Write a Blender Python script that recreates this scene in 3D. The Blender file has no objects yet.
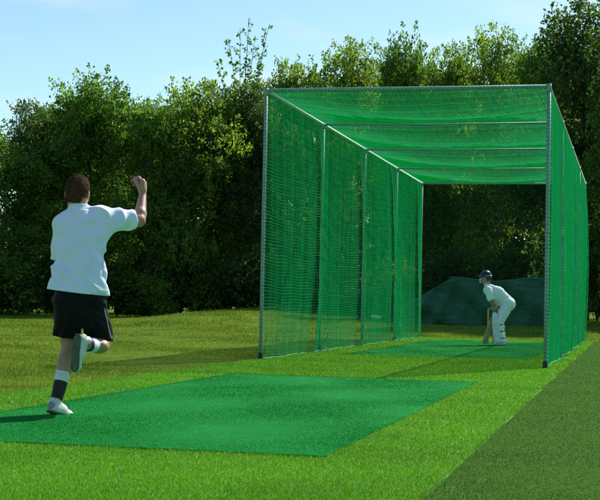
import bpy, math, random
import numpy as np
from mathutils import Vector, Matrix
rnd = np.random.default_rng(7)
random.seed(7)
scene = bpy.context.scene
COL = scene.collection
A = np.array
R = math.radians

# ------------------------------------------------------------------ helpers
def tag(o, label=None, cat=None, group=None, kind=None):
    if label: o['label'] = label
    if cat: o['category'] = cat
    if group: o['group'] = group
    if kind: o['kind'] = kind
    return o

def empty(name, loc=(0, 0, 0), rz=0.0):
    o = bpy.data.objects.new(name, None); COL.objects.link(o)
    o.location = loc; o.rotation_euler = (0, 0, rz); o.empty_display_size = .2
    return o

def mesh(name, verts, faces, mat=None, parent=None, smooth=True):
    """verts (n,3); faces (m,k) array or list of arrays"""
    verts = np.asarray(verts, dtype=np.float32)
    if isinstance(faces, np.ndarray): faces = [faces]
    faces = [np.asarray(f, dtype=np.int32) for f in faces if len(f)]
    me = bpy.data.meshes.new(name)
    nl = sum(f.size for f in faces); nf = sum(len(f) for f in faces)
    me.vertices.add(len(verts)); me.vertices.foreach_set('co', verts.ravel())
    me.loops.add(nl); me.loops.foreach_set('vertex_index', np.concatenate([f.ravel() for f in faces]))
    me.polygons.add(nf)
    tot = np.concatenate([np.full(len(f), f.shape[1], np.int32) for f in faces])
    me.polygons.foreach_set('loop_start', np.concatenate([[0], np.cumsum(tot)[:-1]]).astype(np.int32))
    me.polygons.foreach_set('loop_total', tot)
    me.polygons.foreach_set('use_smooth', np.full(nf, smooth))
    me.update(calc_edges=True)
    if mat: me.materials.append(mat)
    o = bpy.data.objects.new(name, me); COL.objects.link(o)
    if parent is not None: o.parent = parent
    return o

class MB:
    def __init__(s): s.v = []; s.q = []; s.t = []; s.n = 0
    def add(s, v, q=None, t=None):
        v = np.asarray(v, float)
        if q is not None and len(q): s.q.append(np.asarray(q) + s.n)
        if t is not None and len(t): s.t.append(np.asarray(t) + s.n)
        s.v.append(v); s.n += len(v)
    def tube(s, pts, rad, n=8, caps=True):
        pts = np.asarray(pts, float); m = len(pts)
        rad = np.broadcast_to(np.asarray(rad, float), (m,))
        tan = np.gradient(pts, axis=0); tan /= np.linalg.norm(tan, axis=1)[:, None] + 1e-12
        ref = A([0, 0, 1.]) if abs(tan[:, 2]).mean() < .8 else A([1., 0, 0])
        u = np.cross(tan, ref); u /= np.linalg.norm(u, axis=1)[:, None] + 1e-12
        w = np.cross(tan, u)
        a = np.arange(n) / n * 2 * np.pi
        V = pts[:, None] + rad[:, None, None] * (u[:, None] * np.cos(a)[None, :, None] + w[:, None] * np.sin(a)[None, :, None])
        i = np.arange(m - 1)[:, None] * n; j = np.arange(n)[None]; k = (np.arange(n)[None] + 1) % n
        q = np.stack([i + j, i + k, i + n + k, i + n + j], -1).reshape(-1, 4)
        V = V.reshape(-1, 3); t = []
        if caps:
            V = np.vstack([V, pts[0], pts[-1]]); c0 = m * n
            for b in range(n):
                t.append((c0, (b + 1) % n, b)); t.append((c0 + 1, (m - 1) * n + b, (m - 1) * n + (b + 1) % n))
        s.add(V, q, t)
    def box(s, c, d, rot=None):
        c = A(c, float); d = A(d, float) / 2
        V = A([(x, y, z) for x in (-1, 1) for y in (-1, 1) for z in (-1, 1)], float) * d
        if rot is not None: V = V @ np.asarray(rot).T
        s.add(V + c, [(0, 1, 3, 2), (4, 6, 7, 5), (0, 4, 5, 1), (2, 3, 7, 6), (0, 2, 6, 4), (1, 5, 7, 3)])
    def build(s, name, mat, parent=None, smooth=True):
        f = []
        if s.q: f.append(np.vstack(s.q))
        if s.t: f.append(np.vstack(s.t))
        return mesh(name, np.vstack(s.v), f, mat, parent, smooth)

# ------------------------------------------------------------------ materials
def new_mat(name):
    m = bpy.data.materials.new(name); m.use_nodes = True
    nt = m.node_tree; b = nt.nodes['Principled BSDF']
    return m, nt, b

def lk(nt, a, b): nt.links.new(a, b)

def noise_col(nt, stops, scale=5, detail=6, coord='Object', rough=.6, vec=None, dist=0.):
    n = nt.nodes.new('ShaderNodeTexNoise'); n.inputs['Scale'].default_value = scale
    n.inputs['Detail'].default_value = detail; n.inputs['Roughness'].default_value = rough
    n.inputs['Distortion'].default_value = dist
    if vec is None:
        tc = nt.nodes.new('ShaderNodeTexCoord'); vec = tc.outputs[coord]
    lk(nt, vec, n.inputs['Vector'])
    r = nt.nodes.new('ShaderNodeValToRGB')
    el = r.color_ramp.elements
    while len(el) < len(stops): el.new(.5)
    for e, (p, c) in zip(el, stops): e.position = p; e.color = (*c, 1)
    lk(nt, n.outputs['Fac'], r.inputs['Fac'])
    return r.outputs['Color'], n.outputs['Fac']

def bump(nt, b, h, strength=.3, dist=.01):
    bp = nt.nodes.new('ShaderNodeBump'); bp.inputs['Strength'].default_value = strength
    bp.inputs['Distance'].default_value = dist
    lk(nt, h, bp.inputs['Height']); lk(nt, bp.outputs['Normal'], b.inputs['Normal'])

def simple(name, c1, c2, scale=20, rough=.7, bstr=.2, metal=0., sss=0., spec=.5, detail=5):
    m, nt, b = new_mat(name)
    col, f = noise_col(nt, [(.3, c1), (.7, c2)], scale, detail)
    lk(nt, col, b.inputs['Base Color']); b.inputs['Roughness'].default_value = rough
    b.inputs['Metallic'].default_value = metal; b.inputs['Specular IOR Level'].default_value = spec
    if sss: b.inputs['Subsurface Weight'].default_value = sss; b.inputs['Subsurface Scale'].default_value = .02
    bump(nt, b, f, bstr, .004)
    return m

def mixc(nt, fac, a, b, mode='MIX'):
    m = nt.nodes.new('ShaderNodeMix'); m.data_type = 'RGBA'; m.blend_type = mode
    for s, v in ((m.inputs[0], fac), (m.inputs[6], a), (m.inputs[7], b)):
        if hasattr(v, 'is_linked') or hasattr(v, 'links'): lk(nt, v, s)
        elif isinstance(v, (int, float)): s.default_value = v
        else: s.default_value = (*v, 1)
    return m.outputs[2]

def leafy(name, cols, trans, tfac=.45, rough=.55, clump=None, spec=.3):
    """leaf / blade / twine: front colour varied per island, plus translucency"""
    m = bpy.data.materials.new(name); m.use_nodes = True; nt = m.node_tree; nt.nodes.clear()
    out = nt.nodes.new('ShaderNodeOutputMaterial')
    g = nt.nodes.new('ShaderNodeNewGeometry')
    r = nt.nodes.new('ShaderNodeValToRGB'); el = r.color_ramp.elements
    while len(el) < len(cols): el.new(.5)
    for e, (p, c) in zip(el, cols): e.position = p; e.color = (*c, 1)
    lk(nt, g.outputs['Random Per Island'], r.inputs['Fac'])
    col = r.outputs['Color']
    if clump:
        tc = nt.nodes.new('ShaderNodeTexCoord')
        sc, c1, c2 = clump
        oi = nt.nodes.new('ShaderNodeNewGeometry')
        cc, _ = noise_col(nt, [(.35, c1), (.65, c2)], sc, 3, vec=oi.outputs['Position'])
        col = mixc(nt, 1., col, cc, 'MULTIPLY')
    b = nt.nodes.new('ShaderNodeBsdfPrincipled')
    lk(nt, col, b.inputs['Base Color']); b.inputs['Roughness'].default_value = rough
    b.inputs['Specular IOR Level'].default_value = spec
    t = nt.nodes.new('ShaderNodeBsdfTranslucent')
    tcx = mixc(nt, 1., col, trans, 'MULTIPLY'); lk(nt, tcx, t.inputs['Color'])
    ms = nt.nodes.new('ShaderNodeMixShader'); ms.inputs[0].default_value = tfac
    lk(nt, b.outputs[0], ms.inputs[1]); lk(nt, t.outputs[0], ms.inputs[2]); lk(nt, ms.outputs[0], out.inputs['Surface'])
    return m

# ------------------------------------------------------------------ camera, sun, sky
CAM = A([4.8652, -18.3367, .8161]); YAW, PIT, ROL, F = -.2328, .0362, .0207, 1400.5
fw = A([math.sin(YAW) * math.cos(PIT), math.cos(YAW) * math.cos(PIT), math.sin(PIT)])
rt = A([math.cos(YAW), -math.sin(YAW), 0.]); up = np.cross(rt, fw)
r2 = rt * math.cos(ROL) + up * math.sin(ROL); u2 = -rt * math.sin(ROL) + up * math.cos(ROL)
cd = bpy.data.cameras.new('camera'); co = bpy.data.objects.new('camera', cd); COL.objects.link(co)
co.matrix_world = Matrix(((r2[0], u2[0], -fw[0], CAM[0]), (r2[1], u2[1], -fw[1], CAM[1]), (r2[2], u2[2], -fw[2], CAM[2]), (0, 0, 0, 1)))
cd.sensor_fit = 'HORIZONTAL'; cd.sensor_width = 36; cd.lens = 36 * F / 600
cd.clip_end = 3000; scene.camera = co

AZ = math.atan2(1.52, 3.78); EL = R(42)
sdir = Vector((math.sin(AZ) * math.cos(EL), math.cos(AZ) * math.cos(EL), math.sin(EL)))
sl = bpy.data.lights.new('sun', 'SUN'); sl.energy = 5.0; sl.angle = R(.53); sl.color = (1, .95, .86)
so = bpy.data.objects.new('sun', sl); COL.objects.link(so); so.rotation_euler = sdir.to_track_quat('Z', 'Y').to_euler(); so.location = (20, 40, 40)

w = bpy.data.worlds.new('World'); scene.world = w; w.use_nodes = True; nt = w.node_tree
bg = nt.nodes['Background']; bg.inputs['Strength'].default_value = .10
sky = nt.nodes.new('ShaderNodeTexSky'); sky.sky_type = 'NISHITA'; sky.sun_disc = False
sky.sun_elevation = EL; sky.sun_rotation = AZ; sky.altitude = 100; sky.air_density = 1.0; sky.dust_density = .3; sky.ozone_density = 1.6
tc = nt.nodes.new('ShaderNodeTexCoord')
mp = nt.nodes.new('ShaderNodeMapping'); mp.inputs['Scale'].default_value = (3.0, 3.0, 13)
mp.inputs['Location'].default_value = (.4, .1, .35)
lk(nt, tc.outputs['Generated'], mp.inputs['Vector'])
cn = nt.nodes.new('ShaderNodeTexNoise'); cn.inputs['Scale'].default_value = 2.2; cn.inputs['Detail'].default_value = 8; cn.inputs['Roughness'].default_value = .55
lk(nt, mp.outputs[0], cn.inputs['Vector'])
cr = nt.nodes.new('ShaderNodeValToRGB'); cr.color_ramp.elements[0].position = .54; cr.color_ramp.elements[1].position = .8
cr.color_ramp.elements[0].color = (0, 0, 0, 1); cr.color_ramp.elements[1].color = (.45, .45, .45, 1)
lk(nt, cn.outputs['Fac'], cr.inputs['Fac'])
lk(nt, mixc(nt, cr.outputs['Color'], mixc(nt, 1., sky.outputs[0], (.95, 1.10, 1.06), 'MULTIPLY'), (7.5, 7.7, 8.0)), bg.inputs['Color'])

scene.view_settings.view_transform = 'Standard'; scene.view_settings.look = 'None'
scene.view_settings.exposure = .42; scene.view_settings.gamma = 1
scene.render.engine = 'CYCLES'

# ------------------------------------------------------------------ terrain
def sst(a, b, x):
    t = np.clip((x - a) / (b - a), 0, 1); return t * t * (3 - 2 * t)
def ground_z(x, y):
    x = np.asarray(x, float); y = np.asarray(y, float)
    g = sst(15, 31, y)
    z = g * (.06 + .22 * sst(-6, -2, x) + .47 * np.exp(-((x + 7.9) / 2.4) ** 2))
    out = np.maximum(np.maximum(-1.0 - x, x - 4.6), np.maximum(-16 - y, y - 15.5))
    z = z + sst(0, 3, out) * .025 * (np.sin(x * .9 + 1.3 * np.sin(y * .37)) + np.sin(y * .7 + x * .31)) * .6
    return z

def axis(segs):
    out = []
    for a, b, n in segs: out += list(np.linspace(a, b, n, endpoint=False))
    return A(out + [segs[-1][1]])
gx = axis([(-600, -60, 14), (-60, -20, 20), (-20, 12, 128), (12, 60, 20), (60, 600, 14)])
gy = axis([(-80, -20, 12), (-20, 45, 200), (45, 100, 14), (100, 900, 16)])
X, Y = np.meshgrid(gx, gy, indexing='ij'); Z = ground_z(X, Y)
ny = len(gy); i, j = np.meshgrid(np.arange(len(gx) - 1), np.arange(ny - 1), indexing='ij'); i = i.ravel(); j = j.ravel()
gq = np.stack([i * ny + j, (i + 1) * ny + j, (i + 1) * ny + j + 1, i * ny + j + 1], 1)

m_ground, nt, b = new_mat('field_grass_ground')
geo = nt.nodes.new('ShaderNodeNewGeometry')
left, f1 = noise_col(nt, [(.25, (.06, .12, .014)), (.5, (.095, .17, .02)), (.75, (.16, .20, .035))], 1.1, 8, vec=geo.outputs['Position'], rough=.7)
right, f2 = noise_col(nt, [(.3, (.04, .115, .018)), (.55, (.06, .14, .022)), (.75, (.09, .16, .034))], 2.4, 10, vec=geo.outputs['Position'], rough=.75)
sx = nt.nodes.new('ShaderNodeSeparateXYZ'); lk(nt, geo.outputs['Position'], sx.inputs[0])
mr = nt.nodes.new('ShaderNodeMapRange'); mr.inputs[1].default_value = 1.5; mr.inputs[2].default_value = 3.0; lk(nt, sx.outputs['X'], mr.inputs[0])
mr2 = nt.nodes.new('ShaderNodeMapRange'); mr2.inputs[1].default_value = 17; mr2.inputs[2].default_value = 21; mr2.inputs[3].default_value = 1; mr2.inputs[4].default_value = 0; lk(nt, sx.outputs['Y'], mr2.inputs[0])
mm = nt.nodes.new('ShaderNodeMath'); mm.operation = 'MULTIPLY'; lk(nt, mr.outputs[0], mm.inputs[0]); lk(nt, mr2.outputs[0], mm.inputs[1])
col = mixc(nt, mm.outputs[0], left, right)
fine, f3 = noise_col(nt, [(.3, (.6, .6, .6)), (.7, (1.3, 1.3, 1.3))], 45, 4, vec=geo.outputs['Position'])
lk(nt, mixc(nt, 1., col, fine, 'MULTIPLY'), b.inputs['Base Color']); b.inputs['Roughness'].default_value = 1; b.inputs['Specular IOR Level'].default_value = .02
bump(nt, b, f3, .6, .03)
g = mesh('ground', np.stack([X, Y, Z], -1).reshape(-1, 3), gq, m_ground); tag(g, kind='structure')

# artificial turf strip and the two mats
def sheet(name, x0, x1, y0, y1, z, mat, wob=.0, nx=24, nyy=160, thick=0):
    xs = np.linspace(x0, x1, nx); ys = np.linspace(y0, y1, nyy)
    X, Y = np.meshgrid(xs, ys, indexing='ij')
    if wob:
        e = wob * (np.sin(Y * 2.1) + np.sin(Y * 5.3 + 1) * .6 + .5 * np.sin(Y * 11.7))
        X = X + e * ((X - x0) / (x1 - x0) * 2 - 1)
    Zz = np.full_like(X, z) + .0015 * np.sin(X * 3.1) * np.sin(Y * 1.7)
    i, j = np.meshgrid(np.arange(nx - 1), np.arange(nyy - 1), indexing='ij'); i = i.ravel(); j = j.ravel()
    q = np.stack([i * nyy + j, (i + 1) * nyy + j, (i + 1) * nyy + j + 1, i * nyy + j + 1], 1)
    V = np.stack([X, Y, Zz], -1).reshape(-1, 3); faces = [q]
    if thick:
        ring = [a * nyy for a in range(nx)] + [(nx - 1) * nyy + c for c in range(1, nyy)] + [a * nyy + nyy - 1 for a in range(nx - 2, -1, -1)] + [c for c in range(nyy - 2, 0, -1)]
        n0 = len(V); low = V[ring].copy(); low[:, 2] -= thick; V = np.vstack([V, low]); n = len(ring)
        faces.append(A([(ring[(k + 1) % n], ring[k], n0 + k, n0 + (k + 1) % n) for k in range(n)]))
    return mesh(name, V, faces, mat)

TX0, TX1, TY0, TY1 = -.08, 4.02, -16.5, 14.9
m_turf, nt, b = new_mat('artificial_turf')
geo = nt.nodes.new('ShaderNodeNewGeometry')
c1, f1 = noise_col(nt, [(.25, (.045, .20, .008)), (.5, (.07, .27, .010)), (.8, (.11, .33, .014))], .9, 6, vec=geo.outputs['Position'])
c2, f2 = noise_col(nt, [(.3, (.55, .55, .55)), (.7, (1.35, 1.35, 1.35))], 120, 3, vec=geo.outputs['Position'])
lk(nt, mixc(nt, 1., c1, c2, 'MULTIPLY'), b.inputs['Base Color']); b.inputs['Roughness'].default_value = .8; b.inputs['Specular IOR Level'].default_value = .2
bump(nt, b, f2, .8, .01)
t = sheet('artificial_turf', TX0, TX1, TY0, TY1, .008, m_turf, wob=.012, thick=.008)
tag(t, kind='structure')

m_mat, nt, b = new_mat('green_mat')
geo = nt.nodes.new('ShaderNodeNewGeometry')
c1, f1 = noise_col(nt, [(.3, (.005, .155, .025)), (.52, (.007, .19, .031)), (.72, (.016, .23, .043))], 1.3, 8, vec=geo.outputs['Position'], rough=.65, dist=.6)
c2, f2 = noise_col(nt, [(.3, (.8, .8, .8)), (.7, (1.2, 1.2, 1.2))], 160, 3, vec=geo.outputs['Position'])
mpp = nt.nodes.new('ShaderNodeMapping'); mpp.inputs['Scale'].default_value = (3, .45, 1); lk(nt, geo.outputs['Position'], mpp.inputs[0])
c3, f3 = noise_col(nt, [(.56, (1, 1, 1)), (.75, (1.4, 1.2, 1.35))], 1.6, 6, vec=mpp.outputs[0])
cc = mixc(nt, 1., mixc(nt, 1., c1, c2, 'MULTIPLY'), c3, 'MULTIPLY')
lk(nt, cc, b.inputs['Base Color']); b.inputs['Roughness'].default_value = 1.; b.inputs['Specular IOR Level'].default_value = .04
bump(nt, b, f2, .5, .004)
o = sheet('bowling_mat', .68, 3.33, -11.25, -3.76, .018, m_mat, wob=.006, thick=.006)
tag(o, 'large emerald green mat under the bowler in front of the cage', 'mat')
o = sheet('batting_mat', .60, 3.42, 2.7, 12.75, .018, m_mat, wob=.006, thick=.006)
tag(o, 'emerald green mat inside the cage under the batsman', 'mat')

# ------------------------------------------------------------------ grass blades
def blades(name, P, h, wd, mat, lean=.5, label=None):
    n = len(P)
    a = rnd.uniform(0, 2 * np.pi, n); la = rnd.uniform(0, 2 * np.pi, n)
    h = np.broadcast_to(h, (n,)) * rnd.uniform(.55, 1.25, n); wv = np.broadcast_to(wd, (n,))
    side = np.stack([np.cos(a), np.sin(a), np.zeros(n)], 1) * wv[:, None] / 2
    ln = rnd.uniform(.1, 1, n) * lean
    tip = np.stack([np.cos(la) * ln, np.sin(la) * ln, np.ones(n)], 1) * h[:, None]
    V = np.stack([P - side, P + side, P + tip], 1).reshape(-1, 3)
    o = mesh(name, V, np.arange(3 * n).reshape(-1, 3), mat, smooth=False)
    tag(o, kind='stuff', label=label, cat='grass')
    return o

def wedge(n, r0, r1, a0, a1, power=2.0):
    """points on the ground whose density falls with distance from the camera's stand"""
    rr = np.exp(rnd.uniform(math.log(r0), math.log(r1), n)) if power == 2 else rnd.uniform(r0, r1, n)
    aa = rnd.uniform(a0, a1, n) + YAW
    x = CAM[0] + rr * np.sin(aa); y = CAM[1] + rr * np.cos(aa)
    return x, y, rr

m_tb = leafy('turf_fibre', [(0, (.065, .24, .008)), (.6, (.115, .34, .012)), (.93, (.19, .44, .03)), (1, (.36, .58, .12))], (1.3, 1.2, .5), .35, .5, clump=(.7, (.82, .86, .8), (1.12, 1.08, 1.)), spec=.3)
x, y, rr = wedge(760000, 4.8, 36, -.26, .26)
k = (x > TX0 - .02 * rnd.random(len(x))) & (x < TX1 + .03 * rnd.random(len(x))) & (y > TY0) & (y < TY1)
for (a, b_, c, d) in ((.67, 3.34, -11.26, -3.75), (.59, 3.43, 2.69, 12.76)):
    k &= ~((x > a) & (x < b_) & (y > c) & (y < d))
x, y, rr = x[k], y[k], rr[k]
blades('turf_fibres', np.stack([x, y, np.full(len(x), .012)], 1), .013 * np.clip(rr / 9, 1, 2.2) ** .5, .0035 * np.clip(rr / 6, 1, 4), m_tb, .9, 'bright green artificial turf pile round the mats')

m_mf = leafy('mat_fibre', [(0, (.006, .17, .026)), (.6, (.010, .245, .038)), (1, (.04, .34, .07))], (1, 1.1, .9), .2, .9, clump=(1.1, (.8, .86, .8), (1.25, 1.15, 1.3)), spec=.05)
x, y, rr = wedge(900000, 5, 34, -.26, .26)
k1 = (x > .67) & (x < 3.34) & (y > -11.262) & (y < -3.75); k2 = (x > .59) & (x < 3.43) & (y > 2.69) & (y < 12.76)
for k, nm_ in ((k1, 'bowling mat'), (k2, 'batting mat')):
    blades('mat_pile', np.stack([x[k], y[k], np.full(k.sum(), .017)], 1), .0045, .0035 * np.clip(rr[k] / 6, 1, 4), m_mf, 1.6, 'short fibrous pile on the emerald ' + nm_)
m_fb = leafy('field_blade', [(0, (.085, .175, .022)), (.45, (.135, .235, .03)), (.8, (.21, .30, .05)), (1, (.34, .35, .12))], (1.3, 1.25, .6), .4, .6,
             clump=(.55, (.55, .66, .6), (1.3, 1.18, 1.1)), spec=.08)
x, y, rr = wedge(520000, 8, 62, -.30, .30)
k = ((x < TX0 - .0) | (y > TY1)) & (y < 42)
x, y, rr = x[k], y[k], rr[k]
tall = .026 + .014 * np.clip(np.sin(x * 1.3 + 2 * np.sin(y * .5)) + np.sin(y * .9 + x * .4), -1, 2)
tall = tall * np.where(y > 14, 1.7, 1) + sst(24, 31, y) * .06 * rnd.random(len(x))
blades('field_grass', np.stack([x, y, ground_z(x, y) - .004], 1), tall, .006 * np.clip(rr / 10, 1, 5), m_fb, .7, 'rough olive green field grass left of and behind the cage')
m_rb = leafy('lawn_blade', [(0, (.055, .165, .020)), (.5, (.075, .20, .026)), (.9, (.10, .23, .036)), (1, (.16, .26, .07))], (1.1, 1.1, .7), .25, .7,
             clump=(.9, (.72, .80, .7), (1.22, 1.12, 1.1)), spec=.0)
x, y, rr = wedge(330000, 4.8, 40, -.05, .30)
k = (x > TX1 + .015) & (y < TY1 + 3)
x, y, rr = x[k], y[k], rr[k]
blades('lawn_grass', np.stack([x, y, ground_z(x, y) - .003], 1), .010, .005 * np.clip(rr / 7, 1, 4), m_rb, 1.4, 'short dull green lawn right of the turf strip')

# a few fallen pale leaves / petals on the lawn: loose litter
m_lit = simple('dry_leaf', (.25, .25, .15), (.42, .42, .32), 8, .8)
n = 14
x = rnd.uniform(4.2, 9, n); y = rnd.uniform(-13, 12, n)
P = np.stack([x, y, ground_z(x, y) + .014], 1); a = rnd.uniform(0, 6.28, n)
d1 = np.stack([np.cos(a), np.sin(a), rnd.uniform(-.2, .5, n)], 1) * .018; d2 = np.stack([-np.sin(a), np.cos(a), rnd.uniform(-.2, .5, n)], 1) * .010
o = mesh('leaf_litter', np.stack([P - d1, P + d2, P + d1, P - d2], 1).reshape(-1, 3), np.arange(4 * n).reshape(-1, 4), m_lit, smooth=False)
tag(o, 'pale dry leaf litter scattered on the lawn', 'leaf litter', kind='stuff')

# ------------------------------------------------------------------ the practice cage
WC, LC, HC = 3.797, 14.625, 3.66; SB = LC / 4
m_pole, nt, b = new_mat('galvanised_pole')
c, f = noise_col(nt, [(.3, (.15, .29, .27)), (.7, (.24, .40, .37))], 14, 6)
lk(nt, c, b.inputs['Base Color']); b.inputs['Metallic'].default_value = .1; b.inputs['Roughness'].default_value = .6; bump(nt, b, f, .15, .002)
m_rail = simple('sunlit_rail', (.55, .66, .60), (.72, .80, .74), 10, .45, .1, metal=.2)  # paler than the posts: sunlight on the rails is put into the colour
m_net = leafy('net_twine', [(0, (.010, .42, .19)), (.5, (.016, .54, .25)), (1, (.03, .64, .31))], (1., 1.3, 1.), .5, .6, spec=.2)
m_bnet = leafy('dark_back_twine', [(0, (.006, .11, .05)), (.5, (.008, .15, .065)), (1, (.014, .20, .09))], (1., 1.1, 1.), .3, .8, spec=.1)  # darker green than the other nets, keeps the back panel faint
m_rope = simple('net_rope', (.05, .36, .18), (.14, .50, .28), 30, .7, .3)
m_lace = simple('lacing_cord', (.04, .19, .15), (.08, .28, .22), 30, .7, .3)
m_foot = simple('rubber_foot', (.015, .02, .02), (.04, .05, .045), 20, .8)

cage = empty('practice_cage', (0, 0, 0))
tag(cage, 'long green netted practice cage on poles over the turf strip', 'cricket cage')
RP = .024
for yk in range(5):
    for xk in (0, WC):
        r_ = RP if yk in (0, 4) else .022
        m = MB(); m.tube([(xk, yk * SB, -.02), (xk, yk * SB, 1.2), (xk, yk * SB, 2.4), (xk, yk * SB, HC - .03)], r_, 14)
        p = m.build('post', m_pole, cage)
        m = MB(); m.tube([(xk, yk * SB, .012), (xk, yk * SB, .05), (xk, yk * SB, .10), (xk, yk * SB, .105)], [r_ + .010, r_ + .010, r_ + .007, r_ + .001], 14)
        m.build('post_shoe', m_foot, p)
        m = MB(); m.tube([(xk, yk * SB, HC - .075), (xk, yk * SB, HC + .036)], r_ + .007, 14)
        m.build('corner_socket', m_pole, p)
for xk in (0, WC):
    m = MB(); m.tube([(xk, -.0, HC + .001), (xk, LC / 2, HC + .001), (xk, LC, HC + .001)], .023, 12); m.build('side_rail', m_rail, cage)
for yk in range(5):
    m = MB(); sag = .0 if yk in (0, 4) else .012
    m.tube([(.03, yk * SB, HC + .001), (WC / 2, yk * SB, HC - sag), (WC - .03, yk * SB, HC + .001)], .024 if yk == 0 else .018, 12); m.build('crossbar', m_pole, cage)

def strands(m, pts, r):
    """pts (k, n, 3): k strands of n points -> thin three-sided tubes"""
    k, n, _ = pts.shape
    tan = np.gradient(pts, axis=1); tan /= np.linalg.norm(tan, axis=2)[..., None] + 1e-12
    ref = np.where((abs(tan[..., 2]) > .8)[..., None], A([1., .3, 0]), A([0, 0, 1.]))
    u = np.cross(tan, ref); u /= np.linalg.norm(u, axis=2)[..., None]; w_ = np.cross(tan, u)
    a = A([0, 2.094, 4.189])
    V = pts[:, :, None] + r * (u[:, :, None] * np.cos(a)[None, None, :, None] + w_[:, :, None] * np.sin(a)[None, None, :, None])
    base = (np.arange(k)[:, None, None] * n + np.arange(n - 1)[None, :, None]) * 3
    j = np.arange(3)[None, None]; j2 = (j + 1) % 3
    q = np.stack([base + j, base + j2, base + 3 + j2, base + 3 + j], -1).reshape(-1, 4)
    m.add(V.reshape(-1, 3), q)

def net_panel(name, P, nu, nv, su, sv, r=.0027, parent=cage, mat=None):
    """P(u,v)->(...,3), u,v in 0..1; nu lines of constant u, nv lines of constant v"""
    m = MB()
    U, V = np.meshgrid(np.linspace(0, 1, nu), np.linspace(0, 1, sv), indexing='ij'); strands(m, P(U, V), r)
    V, U = np.meshgrid(np.linspace(0, 1, nv), np.linspace(0, 1, su), indexing='ij'); strands(m, P(U, V), r)
    return m.build(name, mat or m_net, parent)

def wig(u, v, s):
    return (np.sin(u * 31 + 4 * np.sin(v * 5 + s)) * np.sin(v * 17 + s * 2 + 3 * np.sin(u * 13)) + .6 * np.sin(u * 77 + v * 23 + s))

def side_panel(x0, sgn, s):
    def P(U, V):
        y = U * LC
        env = np.sin(np.pi * np.clip(V, 0, 1)) ** .7
        fold = np.zeros_like(U)
        for kf in range(4):                                    # gathers near each post, hanging from the rail
            c = (kf + .78) * SB + .25 * np.sin(V * 2.4 + kf) + s * .3
            fold += .13 * np.exp(-((y - c) / .13) ** 2) * (1 - V) ** .6
        bil = .07 * np.sin(U * 4 * np.pi + s) * env + .03 * np.sin(U * 27 + 3 * V + s) * (1 - V) ** .8
        x = x0 + sgn * (.012 + env * .03 + bil * .6 + fold * .8) * (1 - np.exp(-U * 60)) * (1 - np.exp(-(1 - U) * 60)) 
        z = V * (HC - .04) + .012 * wig(U, V, s) * env + .018
        z = z - .035 * env * np.abs(np.sin(U * 4 * np.pi))      # droop between posts
        yy = y + .022 * wig(V, U * 3, s + 1) * env + .05 * fold * 2
        return np.stack([x, yy, z], -1)
    return P
net_panel('side_net', side_panel(0, 1, .4), 335, 84, 260, 44, r=.0029)
net_panel('side_net', side_panel(WC, 1, 2.1), 335, 84, 260, 44, r=.0029)
def roof(U, V):
    y = U * LC; f = U * 4 - np.floor(np.clip(U * 4, 0, 3.999))
    z = HC + .030 - np.interp(U * 4, [0, 1, 2, 3, 4], [.17, .15, .17, .14, .15]) * np.sin(np.pi * f) ** .9 * np.sin(np.pi * V) ** .9 - .008 * wig(U * .5, V * .5, .7) * np.sin(np.pi * V)
    return np.stack([-.01 + V * (WC + .02), y + .02 * wig(V, U * 3, 1.9), z], -1)
net_panel('roof_net', roof, 325, 85, 340, 44, r=.0026)
def back(U, V):
    y = LC + .02 + .06 * np.sin(U * 11 + V) * np.sin(np.pi * V)
    return np.stack([U * WC, y, .02 + V * (HC - .05) + .012 * wig(U, V, 3.)], -1)
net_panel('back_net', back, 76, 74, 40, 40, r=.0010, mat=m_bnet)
# hem ropes and lacing
for x0, s in ((0, .4), (WC, 2.1)):
    m = MB(); U = np.linspace(0, 1, 400); Pp = side_panel(x0, 1, s)(U, np.zeros(400)); Pp[:, 2] = .022 + .004 * np.sin(U * 190) + .004 * np.sin(U * 61); Pp[:, 0] -= .0; m.tube(Pp, .007, 6)
    m.build('hem_rope', m_rope, cage)
def lacing(p0, p1, r, pitch=.05, cord=.0032):
    p0 = A(p0, float); p1 = A(p1, float); L = np.linalg.norm(p1 - p0); n = int(L / pitch * 9)
    t = np.linspace(0, 1, n); d = (p1 - p0) / L
    e1 = np.cross(d, A([0, 1., .001])); e1 /= np.linalg.norm(e1); e2 = np.cross(d, e1); a = t * L / pitch * 2 * np.pi
    P = p0 + t[:, None] * (p1 - p0) + r * (np.cos(a)[:, None] * e1 + np.sin(a)[:, None] * e2)
    m = MB(); m.tube(P, cord, 5); return m.build('lacing', m_lace, cage)
for xk in (0, WC): lacing((xk, 0, .1), (xk, 0, HC - .1), RP + .005)
lacing((.1, 0, HC), (WC - .1, 0, HC), .030)
# small white net clips hanging near the first posts
m_clip = simple('white_clip', (.6, .62, .6), (.78, .8, .78), 10, .5)
for (y0, z0) in ((2.75, 3.30), (2.35, 2.35)):
    m = MB(); m.box((.06, y0, z0), (.012, .05, .07)); m.tube([(.05, y0, z0 + .03), (.03, y0 + .03, z0 + .09), (.03, y0, z0 + .13)], .005, 6); m.build('net_clip', m_clip, cage)
# rope ends coiled at the post feet
for (x0, y0, s) in ((0.05, SB + .1, 1.), (0.05, 2 * SB - .12, -1.), (0.05, 3 * SB + .08, 1.)):
    t_ = np.linspace(0, 1, 60); P = np.stack([x0 + .06 * np.sin(t_ * 9), y0 + s * .22 * t_ + .08 * np.cos(t_ * 11), .03 + .30 * (1 - t_) ** 2 * 1.2 + .02 * np.sin(t_ * 14)], 1)
    m = MB(); m.tube(P, .007, 5); m.build('tie_rope', m_lace, cage)

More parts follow.
